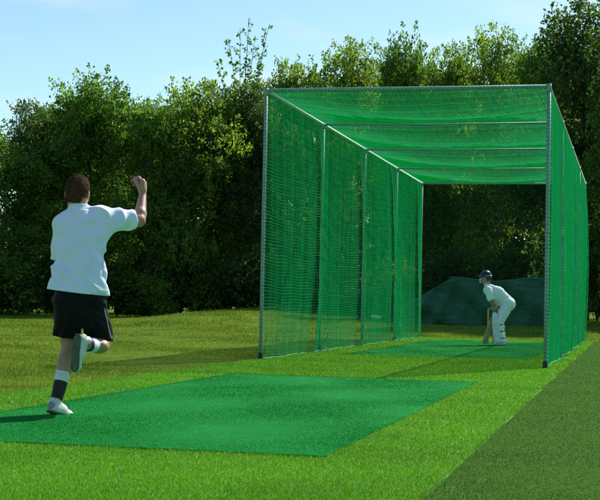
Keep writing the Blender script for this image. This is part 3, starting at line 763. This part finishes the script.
# right hand holding the ball, palm to the left and away
def hand(S, wr, fd, pn, side, curl, ball=None, sc=1.):
    """wr wrist, fd finger direction, pn palm normal (side the fingers close to), side = +1 thumb on the +s side"""
    fd = unit(fd); pn = unit(A(pn, float) - fd * np.dot(pn, fd)); sd = np.cross(fd, pn) * side
    L = lambda a, b_, c: A(wr, float) + (fd * a + sd * b_ + pn * c) * sc
    S.cone(L(0, 0, 0), L(.035, .0, 0), .025 * sc, .028 * sc, .015, flat=(pn, 1.35)); S.cone(L(.035, -.022, 0), L(.082, -.030, 0), .019 * sc, .016 * sc, .014)
    S.cone(L(.035, .006, 0), L(.086, .008, 0), .020 * sc, .0165 * sc, .014); S.cone(L(.035, .02, 0), L(.085, .027, 0), .018 * sc, .0155 * sc, .014)
    for k, (b0, ln) in enumerate(((.029, .068), (.010, .076), (-.010, .070), (-.029, .055))):
        p = L(.086 - abs(b0) * .15, b0, .002); a0 = curl * (.55 + .05 * k); pts = [p]
        for q, fr in enumerate((.44, .32, .24)):
            a0 += 0 if q == 0 else curl * (.95 if q == 1 else .7)
            dirv = fd * math.cos(a0) + pn * math.sin(a0); p = p + dirv * ln * fr * sc * 1.08; pts.append(p)
        S.chain(pts, [.0098 * sc, .0092 * sc, .0085 * sc, .0075 * sc], .005)
    t0 = L(.022, .026, .008); t1 = t0 + unit(fd * .85 + sd * .45 + pn * .30) * .038 * sc; t2 = t1 + unit(fd * .85 - sd * .15 + pn * .45) * .030 * sc; t3 = t2 + unit(fd * .6 - sd * .4 + pn * .6) * .022 * sc
    S.chain([t0, t1, t2, t3], [.015 * sc, .0125 * sc, .011 * sc, .009 * sc], .01)
    return L
LR = hand(hd, WRR + A([.002, .012, .005]), (.02, .12, 1), (-.85, .25, .1), 1, 1.2, sc=1.2)
LL = hand(hd, WRL + unit(WRL - ELL) * .01, unit(WRL - ELL), (.5, 0, -.8), -1, .8)
hd.build('body', m_skin, bow, 2)
for s in (-1, 1):
    m = MB()
    c = hp(.032 * s, .083, .006); th = np.linspace(0, np.pi, 9); prof = np.stack([np.cos(th), np.sin(th)], 1) * .0118
    m.tube([c + A([0, 0, 1.]) * 0 + Mh @ A([0, v[0], 0]) for v in prof], np.maximum(prof[:, 1], .0004), 14); m.build('eye', m_eye, bow)
    m = MB(); e0 = hp(.032 * s, .0935, .006); e1 = hp(.032 * s, .0955, .006); m.tube([e0, e1], .0055, 12); m.build('iris', m_iris, bow)

# hair: a cap on the skull with short strands combed down
hs = SDF(HC_ - .16, HC_ + .17, .004)
hs.ell(hp(0, -.018, .034), (.082, .103, .099), .01, Mh); hs.cone(hp(-.03, -.072, -.045), hp(.03, -.072, -.045), .030, .030, .03)
hs.warp(lambda x, y, z: .0012 * np.sin(x * 90 + 3 * np.sin(z * 50)) * np.sin(y * 80 + z * 60 + 2 * np.sin(x * 40)) )
hs.plane(hp(0, .045, -.0), Mh @ A([0, .75, -.66]), .02); hs.plane(hp(0, -.04, -.092), Mh @ A([0, .1, -1]), .012)
for s in (-1, 1): hs.ell(hp(.088 * s, .012, -.035), (.03, .036, .045), .01, Mh, op='cut')
hair = hs.build('hair', m_scalp, bow, 1)
Vh = np.zeros(len(hair.data.vertices) * 3); hair.data.vertices.foreach_get('co', Vh); Vh = Vh.reshape(-1, 3)
Nh = np.zeros(len(Vh) * 3); hair.data.vertices.foreach_get('normal', Nh); Nh = Nh.reshape(-1, 3)
sel = rnd.choice(len(Vh), min(len(Vh), 26000), replace=False); P = Vh[sel]; N_ = Nh[sel]; k = ((P - hp(0, 0, -.02)) @ N_.mean(0) > -9); P = P[k]; N_ = N_[k]; n = len(P)
crown = hp(.01, -.03, .13); fl = P - crown; fl -= N_ * (fl * N_).sum(1)[:, None]; fl /= np.linalg.norm(fl, axis=1)[:, None] + 1e-6
dr = fl * 1.0 + N_ * .20 + rnd.normal(size=(n, 3)) * .16; dr /= np.linalg.norm(dr, axis=1)[:, None]
sd = np.cross(dr, N_); sd /= np.linalg.norm(sd, axis=1)[:, None] + 1e-9; ln = rnd.uniform(.014, .030, n)[:, None]; P = P - N_ * .002
o = mesh('hair_strands', np.stack([P - sd * .0016, P + sd * .0016, P + dr * ln], 1).reshape(-1, 3), np.arange(3 * n).reshape(-1, 3), m_hair, hair, smooth=False)

# t-shirt
TS = SDF((-.22, -.26, .72), (.62, .42, 1.5), .0045)
TS.loft([(.80, .122, -.01, .196, .145), (.90, .126, .0, .184, .138), (1.0, .131, .015, .172, .130), (1.12, .136, .04, .168, .130), (1.25, .142, .055, .174, .128), (1.33, .144, .068, .160, .108), (1.385, .142, .075, .11, .085)], .02, p=2.1)
TS.cone(SHL + A([.055, 0, .0]), SHR - A([.045, 0, 0]), .068, .074, .08); TS.cone((.132, .075, 1.36), (.122, .085, 1.43), .086, .073, .035)
TS.sleeve(SHR - A([.03, 0, .0]), ELR + A([.0, 0, -.006]), .070, .078, .86, .045); TS.cone((.26, .05, 1.26), (.36, .08, 1.335), .045, .04, .09)
TS.sleeve(SHL + A([.02, 0, 0]), ELL + A([.0, -.012, 0]), .064, .070, 1.10, .012)
TS.cone((.11, .075, 1.375), (.01, .08, 1.325), .070, .066, .05)
TS.cone((.035, .0, 1.13), (.022, -.01, .93), .052, .055, .05)
# loose shirt tail blown out at the left hem, extra drape on the right flank
TS.cone((.01, -.02, .95), (-.03, -.03, .84), .045, .045, .08); TS.cone((.27, -.03, .96), (.285, -.03, .83), .03, .035, .06)
ux = unit(ELR - SHR)
def folds(x, y, z):
    f_ = .0030 * cloth_noise(x, y, z, .6)
    rg = lambda a: 1 - 2 * np.abs(np.sin(a)) ** .8
    wr = 2.2 * np.sin(z * 7 + 1.3 * np.sin(x * 9)) + 1.1 * np.sin(y * 15)
    f_ = f_ + .011 * rg(x * 26 + 1.6 * wr) * np.clip((1.20 - z) * 4, .0, 1) * (.35 + .65 * np.clip((x - .10) * 6, 0, 1))
    t = np.sqrt((x - .31) ** 2 + (z - 1.27) ** 2) + 1e-6; ang = np.arctan2(z - 1.27, x - .31)
    f_ = f_ - .010 * rg(ang * 3.1 + 2 * np.sin(t * 16)) * np.exp(-((t - .15) / .07) ** 2) * (y < .12)
    f_ = f_ - .008 * rg((x * .35 + z) * 21 + 2.2 * np.sin(x * 11 + z * 5)) * np.exp(-((z - .98 + .35 * (x - .1)) / .09) ** 2)
    f_ = f_ - .0035 * rg((x - .4) * 30 + z * 17 + 2 * np.sin(z * 25)) * np.clip((x - .34) * 9, 0, 1)
    f_ = f_ - .006 * rg(z * 19 - x * 14 + 2 * np.sin(x * 12)) * np.exp(-((x - .0) / .09) ** 2) * np.clip((1.3 - z) * 4, 0, 1)
    f_ = f_ + .009 * np.exp(-((x - .004 - .05 * (1.1 - z)) / .016) ** 2) * np.clip((1.27 - z) * 12, 0, 1) * np.clip((z - .98) * 12, 0, 1)
    f_ = f_ - .0016 * (z < .866) - .0016 * (((x - SHR[0]) * ux[0] + (y - SHR[1]) * ux[1] + (z - SHR[2]) * ux[2]) > .180)
    return f_
TS.warp(folds)
TS.plane((.12, 0, .845), (-.10, .05, -1))
shell = lambda S, a, b_, ra, rb: S.cone(a, b_, ra, rb, .003, op='cut')
shell(TS, SHR + ux * .185, ELR + ux * .06, .054, .062); TS.cone(SHL + unit(ELL - SHL) * .27, ELL + unit(ELL - SHL) * .12, .056, .062, .003, op='cut')
TS.cone((.122, .088, 1.475), (.114, .096, 1.54), .062, .070, .006, op='cut')
shirt = TS.build('t_shirt', m_shirt, bow, 1)

# shorts
SS = SDF((-.10, -.22, .40), (.42, .34, .92), .0045)
SS.loft([(.60, .135, .02, .140, .10), (.68, .133, .01, .166, .125), (.78, .133, .0, .180, .135), (.86, .134, .0, .172, .125), (.885, .134, .0, .150, .115)], .07, p=2.2)
eR = HIPR + (KNR - HIPR) * .86; eL = HIPL + (KNL - HIPL) * .80
SS.cone(HIPR + A([0, 0, -.03]), eR + A([.0, -.02, 0]), .106, .100, .03); SS.cone(HIPL + A([.01, 0, -.03]), eL + A([-.014, -.005, 0]), .106, .094, .02)
SS.warp(lambda x, y, z: .016 * np.exp(-((x - .172 - .15 * (.7 - z)) / .012) ** 2) * np.clip((.74 - z) * 8, 0, 1) - .006 * np.abs(np.sin((x + .9 * z) * 34 + 2 * np.sin(z * 18))) * np.clip((.8 - z) * 5, .3, 1) + .0045 * cloth_noise(x, y, z, 2.2) + .007 * np.sin(x * 60 + 8 * np.sin(z * 7 + y * 6)) * np.clip((.75 - z) * 4, 0, 1) + .005 * np.sin((z + .4 * x) * 55) * np.clip((z - .6) * 4, 0, 1))
SS.plane(eL + A([0, 0, -.005]), (-.1, .12, -1)); 
SS.put(lambda x, y, z: np.maximum(-(.25 * (x - eR[0]) + .45 * (y - eR[1]) - .86 * (z - eR[2] + .005)), .155 - x + 0 * y), (.15, -.3, .35), (.45, .4, .6), .004, op='cut')
SS.cone(eL + A([-.01, 0, -.06]), eL + A([-.005, 0, .03]), .080, .084, .003, op='cut')
shorts = SS.build('shorts', m_short, bow, 1)
m_pipe = simple('white_piping', (.45, .47, .5), (.6, .62, .65), 30, .8)
m = MB(); t_ = np.linspace(0, 1, 14); 
side_pts = [];
for tq in t_:
    c = HIPR + (eR - HIPR) * (tq * .96 + .02) + A([-.002, -.01, -.02]); side_pts.append(c + unit(A([.80, -.62, .0])) * (.110 - .004 * tq))
m.tube(side_pts, .0035, 6); m.build('side_piping', m_pipe, shorts)

# socks and bands
def sock(name, a, b_, ra, rb, mat):
    S = SDF(np.minimum(a, b_) - .08, np.maximum(a, b_) + .08, .004); S.cone(a, b_, ra, rb, .002); u = unit(A(b_) - A(a)); S.plane(a, -u); S.plane(b_, u)
    S.warp(lambda x, y, z: .0012 * np.sin((x * u[0] + y * u[1] + z * u[2]) * 420) + .001 * np.sin(x * 90 + y * 70)); return S.build(name, mat, bow, 1)
dl = KNL - ANL; sock('sock', ANL + dl * .30, ANL + dl * .49, .046, .053, m_sock); sock('ankle_band', ANL - dl * .06, ANL + dl * .31, .0415, .048, m_band)
dr_ = KNR - ANR; sock('sock', ANR + dr_ * .02, ANR + dr_ * .42, .042, .052, m_sock); sock('ankle_band', ANR + dr_ * -.04, ANR + dr_ * .10, .045, .046, m_band)

def shoe(M, o, mat_u, mirror=1):
    S = SDF((-.09, -.065, -.01), (.21, .065, .14), .0035)
    S.ell((-.025, 0, .040), (.048, .036, .045), .01); S.cone((-.03, 0, .035), (.06, 0, .030), .036, .038, .02); S.cone((.06, 0, .028), (.135, .006 * mirror, .020), .040, .034, .02); S.ell((.145, .006 * mirror, .026), (.046, .036, .026), .02)
    S.cone((-.022, 0, .055), (-.018, 0, .092), .036, .041, .02); S.cone((.02, 0, .06), (.07, 0, .05), .030, .028, .03)
    S.plane((0, 0, .014), (0, 0, -1)); S.cone((-.018, 0, .085), (-.014, 0, .13), .034, .040, .003, op='cut')
    S.warp(lambda x, y, z: .001 * np.sin(x * 240) * (np.abs(y) < .02))
    sh = S.build('shoe', mat_u, bow, 1, xf=(M, o))
    S = SDF((-.09, -.065, -.01), (.21, .065, .05), .0035)
    S.cone((-.04, 0, .018), (.02, 0, .018), .037, .034, .02); S.cone((.02, 0, .018), (.145, .006 * mirror, .020), .034, .046, .02); S.plane((0, 0, .0175), (0, 0, 1)); S.plane((0, 0, 0.0), (-.0, 0, -1))
    S.warp(lambda x, y, z: .0035 * (np.sin(x * 330) > .2) * (z < .006)); S.build('sole', m_sole, sh, 0, xf=(M, o))
    S = SDF((-.09, -.065, -.01), (.06, .065, .14), .0035)
    S.ell((-.030, 0, .044), (.047, .039, .050), .01); S.plane((0, 0, .018), (0, 0, -1)); S.plane((-.018, 0, 0), (.9, 0, .3)); S.build('heel_counter', m_shoeg, sh, 1, xf=(M, o))
    m = MB()
    for q in range(5):
        x_ = .03 + q * .016; zt = .093 - q * .008; m.tube([(x_, -.026, zt - .016), (x_ + .004, -.010, zt - .003), (x_ + .004, .010, zt - .003), (x_, .026, zt - .016)], .0026, 5)
    mm_ = m.build('lace', m_sock, sh); mm_.data.transform(Matrix([(*M[0], o[0]), (*M[1], o[1]), (*M[2], o[2]), (0, 0, 0, 1)]))
    return sh
shoe(FL, FLo, m_shoe); shoe(FR, FRo, m_shoe, -1)

# cricket ball in the raised hand
m_ball = simple('red_leather', (.06, .005, .006), (.11, .010, .010), 15, .35, .1)
S = SDF((-.045,) * 3, (.045,) * 3, .003); S.ell((0, 0, 0), (.036,) * 3, .001)
S.warp(lambda x, y, z: -.0014 * np.exp(-(x / .0025) ** 2))
cy_, sy_ = math.cos(RZB), math.sin(RZB)
def bw(p):
    p = p * SCB; return A([BX + cy_ * p[0] - sy_ * p[1], BY + sy_ * p[0] + cy_ * p[1], p[2] + .019])
bp = bw(LR(.086, .006, .044))
bl = S.build('cricket_ball', m_ball, None, 1); bl.location = bp; bl.rotation_euler = (.3, .5, .4); tag(bl, 'dark red leather ball held in the raised right hand of the bowler', 'ball')
m = MB(); th = np.linspace(0, 2 * np.pi, 60)
for xo in (-.004, .004): m.tube(np.stack([0 * th + xo, .0367 * np.cos(th), .0367 * np.sin(th)], 1), .0007, 4, caps=False)
m.build('seam', m_sock, bl)
# ================================================================== the batsman
AX, AY = 2.29, 9.62; va = A([AX, AY]) - CAM[:2]; RZA = -math.atan2(va[0], va[1])
btm = empty('person', (AX, AY, .019), RZA); btm.scale = (.96,) * 3
tag(btm, 'batsman in whites, pads and dark helmet, crouching over his bat inside the cage', 'person')
m_white = simple('cricket_whites', (.72, .78, .85), (.80, .84, .88), 9, .85, .2)
m_pad = simple('white_pad', (.60, .66, .70), (.74, .78, .80), 14, .6, .2)
m_helm = simple('navy_helmet', (.008, .012, .035), (.014, .02, .055), 9, .3, .05)
m_grille = simple('pale_grille', (.45, .47, .5), (.6, .62, .65), 9, .4, .05, metal=.3)
m_strap = simple('dark_strap', (.015, .015, .02), (.03, .03, .035), 20, .7)
m_glove = simple('batting_glove', (.30, .22, .16), (.45, .36, .28), 20, .75)
hL, hR = A([.20, -.095, .84]), A([.22, .085, .85])
kL, kR = A([.02, -.20, .47]), A([.05, .20, .48]); aL, aR = A([.085, -.235, .085]), A([.11, .22, .085])
sL, sR = A([-.215, -.17, 1.13]), A([-.17, .16, 1.12]); eL2, eR2 = A([-.115, -.23, .90]), A([-.06, .16, .90])
wL, wR = A([-.075, -.13, .735]), A([-.03, -.03, .70]); hc = A([-.255, -.045, 1.385])
S = SDF((-.55, -.45, -.01), (.48, .45, 1.6), .006)
S.cone(hL, hR, .105, .105, .05); S.cone((.20, -.02, .90), (.0, -.01, 1.06), .115, .12, .06, flat=((.8, 0, .9), 1.15)); S.cone((.0, -.01, 1.06), (-.15, -.01, 1.13), .12, .11, .06, flat=((.7, 0, .9), 1.2))
S.cone(sL, sR, .06, .06, .06); S.cone((-.18, -.01, 1.15), hc + A([.03, .02, -.08]), .058, .052, .04)
Rm = Matrix.Rotation(R(128), 3, 'Z') @ Matrix.Rotation(-.15, 3, 'X'); Mb = A([list(r_) for r_ in Rm])
hq = lambda x, y, z: hc + Mb @ A([x, y, z])
S.ell(hq(0, -.012, .028), (.076, .095, .092), .02, Mb); S.ell(hq(0, .03, -.03), (.062, .066, .088), .03, Mb); S.ell(hq(0, .07, -.098), (.026, .02, .02), .02, Mb)
S.cone(hq(0, .09, .005), hq(0, .115, -.028), .010, .014, .012); S.cone(hq(-.018, .09, -.065), hq(.018, .09, -.065), .010, .010, .006)
for s in (-1, 1): S.ell(hq(.082 * s, -.004, -.012), (.010, .02, .03), .006, Mb); S.cone(hq(.045 * s, .062, -.03), hq(.05 * s, .045, -.02), .022, .022, .02)
for a_, b_, c_ in ((sL, eL2, wL), (sR, eR2, wR)):
    S.chain([a_, b_], [.054, .042], .03); S.chain([b_, b_ * .7 + c_ * .3, c_], [.042, .043, .028], .02)
for a_, b_, c_ in ((hL, kL, aL), (hR, kR, aR)):
    S.chain([a_, a_ * .6 + b_ * .4, b_], [.09, .082, .056], .04); S.chain([b_, b_ * .65 + c_ * .35, c_], [.054, .055, .034], .02)
    S.cone(c_ + A([.02, 0, -.02]), c_ + A([-.10, -.015, -.045]), .030, .018, .02)
bt0, bt1 = A([-.015, -.065, .80]), A([-.265, -.14, .03]); bu = unit(bt1 - bt0)
def grip(Sx, wr, along, sc=1.06):
    """five fingers closed round the bat handle at distance `along` from its top"""
    c0 = bt0 + bu * along; inw = unit(c0 - wr - bu * np.dot(c0 - wr, bu)); side = np.cross(bu, inw); c0 = bt0 + bu * along
    pal = c0 - inw * .032; Sx.cone(wr, pal, .026, .030, .02); Sx.cone(pal - bu * .03, pal + bu * .03, .024, .024, .02)
    for q in range(4):
        o = c0 + bu * (-.032 + q * .021) ; an = np.linspace(math.pi + .5, math.pi + .5 + 3.9 + .15 * (q % 2), 5)
        Sx.chain([o + .031 * (inw * math.cos(a) + side * math.sin(a)) for a in an], [.0115, .011, .0105, .010, .009], .004)
    o = c0 + bu * -.040; an = np.linspace(math.pi - .4, math.pi - 2.6, 4); Sx.chain([o + .030 * (inw * math.cos(a) + side * math.sin(a)) for a in an], [.013, .0125, .0115, .010], .006)
grip(S, wL, .06); grip(S, wR, .17)
S.build('body', m_skin, btm, 2)
S = SDF((-.3, -.35, .5), (.3, .35, .95), .0045)
for wr, al in ((wL, .06), (wR, .17)): grip(S, wr, al); S.cone(wr, wr + unit((eL2 if al < .1 else eR2) - wr) * .05, .036, .042, .02)
S.d = S.d - .005; S.build('batting_gloves', m_glove, btm, 1)
# shirt
S = SDF((-.5, -.42, .70), (.48, .42, 1.45), .006)
S.cone((.17, -.02, .93), (.0, -.01, 1.07), .135, .142, .06, flat=((.8, 0, .9), 1.12)); S.cone((.0, -.01, 1.07), (-.15, -.01, 1.14), .142, .125, .06, flat=((.7, 0, .9), 1.15)); S.cone(sL, sR, .078, .078, .07)
S.cone(sL, eL2 + (eL2 - sL) * .0, .073, .078, .05); S.cone(sR, eR2, .073, .078, .05); S.cone((-.1, -.02, 1.0), (.08, -.02, .88), .10, .10, .09)
S.cone((-.19, -.01, 1.17), (-.225, -.02, 1.235), .07, .062, .02)
S.warp(lambda x, y, z: .003 * cloth_noise(x, y, z, 1.1) + .003 * np.sin((x * .8 - z * .6) * 50 + 5 * np.sin(y * 14 + x * 9)))
for a_, b_ in ((sL, eL2), (sR, eR2)):
    u = unit(b_ - a_); L_ = np.linalg.norm(b_ - a_); e_ = a_ + u * L_ * .93
    S.put(lambda x, y, z, u=u, e_=e_: np.maximum(-((x - e_[0]) * u[0] + (y - e_[1]) * u[1] + (z - e_[2]) * u[2]), np.sqrt((x - e_[0]) ** 2 + (y - e_[1]) ** 2 + (z - e_[2]) ** 2) - .14), e_ - .15, e_ + .15, .004, op='cut')
S.plane((.235, 0, .88), (.75, 0, -.68)); S.build('shirt', m_white, btm, 1)
# trousers
S = SDF((-.2, -.42, .02), (.48, .42, 1.1), .006)
S.cone(hL + A([.02, 0, .0]), hR + A([.02, 0, .0]), .128, .128, .05); S.cone((.20, -.02, .90), (.13, -.01, .97), .12, .125, .05)
for a_, b_, c_ in ((hL, kL, aL), (hR, kR, aR)): S.chain([a_, a_ * .5 + b_ * .5, b_], [.112, .104, .082], .04); S.chain([b_, c_], [.082, .072], .02)
S.warp(lambda x, y, z: .003 * cloth_noise(x, y, z, 3.1) + .003 * np.sin(z * 45 + 7 * np.sin(x * 14 + y * 10))); S.plane((.17, 0, .97), (-.75, 0, .75)); S.plane((0, 0, .07), (0, 0, -1)); S.build('trousers', m_white, btm, 1)
# pads with ribs, knee roll and straps
for (k_, a_) in ((kL, aL), (kR, aR)):
    u = unit(k_ - a_); up_ = k_ + u * .17 + A([-.0, 0, 0]); lo_ = a_ + A([-.02, 0, -.02]); nx = A([-1, -.25, 0]); nx = unit(nx - u * np.dot(nx, u)); sy = np.cross(u, nx)
    S = SDF(np.minimum(k_, a_) - .2, np.maximum(k_, a_) + .26, .005)
    S.cone(lo_ + nx * .035, k_ + nx * .03, .088, .100, .02); S.cone(k_ + nx * .05, k_ + nx * .05 + u * .14, .095, .082, .03, flat=(nx, 1.5)); S.cone(k_ + nx * .075 - sy * .06, k_ + nx * .075 + sy * .06, .042, .042, .02)
    S.cone(a_ - nx * .035 - u * .15, k_ - nx * .04 + u * .3, .078, .085, .004, op='cut'); S.plane(k_ - nx * .03, -nx); S.plane(lo_, -u)
    S.warp(lambda x, y, z: -.004 * np.abs(np.sin(((x - k_[0]) * sy[0] + (y - k_[1]) * sy[1] + (z - k_[2]) * sy[2]) * 75)))
    pd = S.build('batting_pad', m_pad, btm, 1)
    for tq in (.15, .5, .85):
        c = a_ + (k_ - a_) * tq; an = np.linspace(math.pi * .5, math.pi * 1.5, 10); m = MB(); m.tube([c + nx * (.02 + .092 * math.cos(a)) + sy * .09 * math.sin(a) for a in an], .011, 6); m.build('strap', m_strap, pd)
    M = frame((-1, -.15, 0), (0, 0, 1)); sv = bow; globals()['bow'] = btm; sh = shoe(M, A([a_[0] + .03, a_[1], .0]), m_shoe); globals()['bow'] = sv
# helmet
S = SDF(hc - .22, hc + .22, .0045)
S.ell(hq(0, -.012, .042), (.108, .128, .112), .01, Mb); S.cone(hq(0, -.09, -.03), hq(0, -.06, -.06), .05, .05, .03); S.ell(hq(0, -.010, .0), (.094, .110, .105), .003, Mb, op='cut')
S.plane(hq(0, .05, .02), Mb @ A([0, .45, -.9])); S.plane(hq(0, 0, -.085), Mb @ A([0, 0, -1]))
for s in (-1, 1): S.cone(hq(.096 * s, .0, -.02), hq(.092 * s, .02, -.05), .026, .024, .02)
S.cone(hq(-.05, .11, .045), hq(.05, .11, .045), .055, .055, .02, flat=(Mb @ A([0, -.15, 1]), 6.)); hm = S.build('helmet', m_helm, btm, 1)
m = MB()
for zz, rr2 in ((-.015, .128), (-.04, .130), (-.065, .128), (-.09, .118)):
    an = np.linspace(-1.35, 1.35, 14); m.tube([hq(.102 * math.sin(a) * 1.02, rr2 * math.cos(a) + .02, zz) for a in an], .0035, 5)
for xx in (-.06, 0, .06): m.tube([hq(xx, .135 - abs(xx) * .5, .02), hq(xx, .140 - abs(xx) * .6, -.09)], .003, 5)
m.build('face_guard', m_grille, hm)
an = np.linspace(0, 2 * np.pi, 40); m = MB(); m.tube([hq(.107 * math.sin(a), -.012 + .127 * math.cos(a), .038 + .006 * math.cos(a)) for a in an], .006, 6, caps=False); m.build('helmet_trim', m_grille, hm)

# bat
def aw(p):
    p = p * .96; return A([AX + math.cos(RZA) * p[0] - math.sin(RZA) * p[1], AY + math.sin(RZA) * p[0] + math.cos(RZA) * p[1], p[2] + .019])
m_wood = simple('willow', (.36, .22, .10), (.52, .34, .17), 16, .45, .15); m_grip = simple('rubber_grip', (.03, .03, .035), (.06, .06, .06), 40, .8)
bb = empty('cricket_bat', aw(bt1)); tag(bb, 'brown willow bat held upright on the mat by the crouching batsman', 'cricket bat')
Wd = aw(bt0) - aw(bt1); L_ = np.linalg.norm(Wd); zd = Wd / L_; fx = unit(A([.75, .66, 0]) - zd * np.dot(A([.75, .66, 0]), zd)); fy = np.cross(zd, fx); Mw = np.stack([fx, fy, zd], 1)
S = SDF((-.07, -.06, -.01), (.07, .06, .62), .004)
S.loft([(.0, 0, 0, .044, .012), (.02, 0, 0, .053, .020), (.18, 0, .004, .054, .030), (.42, 0, 0, .054, .020), (.53, 0, 0, .050, .017), (.575, 0, 0, .018, .016), (.6, 0, 0, .016, .016)], .01, p=2.8)
S.build('blade', m_wood, bb, 1, xf=(Mw, A([0, 0, 0.])))
m = MB(); m.tube([zd * .58, zd * .7, zd * (L_ + .0)], .017, 12); hd_ = m.build('handle', m_grip, bb)

# the wicket behind the batsman
wk_c = A([2.29, 9.62]) + A([-.20, 1.25]); wk = empty('wicket', (wk_c[0], wk_c[1], .018)); tag(wk, 'set of wooden stumps standing behind the bat and pads of the batsman', 'stumps')
for k in (-1, 0, 1):
    m = MB(); m.tube([(k * .11, 0, 0), (k * .11, 0, .02), (k * .11, 0, .69), (k * .11, 0, .70), (k * .11, 0, .711)], [.016, .0175, .0175, .016, .012], 12); m.build('stump', m_wood, wk)
for k in (-.055, .055):
    m = MB(); m.tube([(k - .054, 0, .716), (k - .03, 0, .716), (k - .025, 0, .716), (k + .025, 0, .716), (k + .03, 0, .716), (k + .054, 0, .716)], [.005, .005, .009, .009, .005, .005], 8); m.build('bail', m_wood, wk)
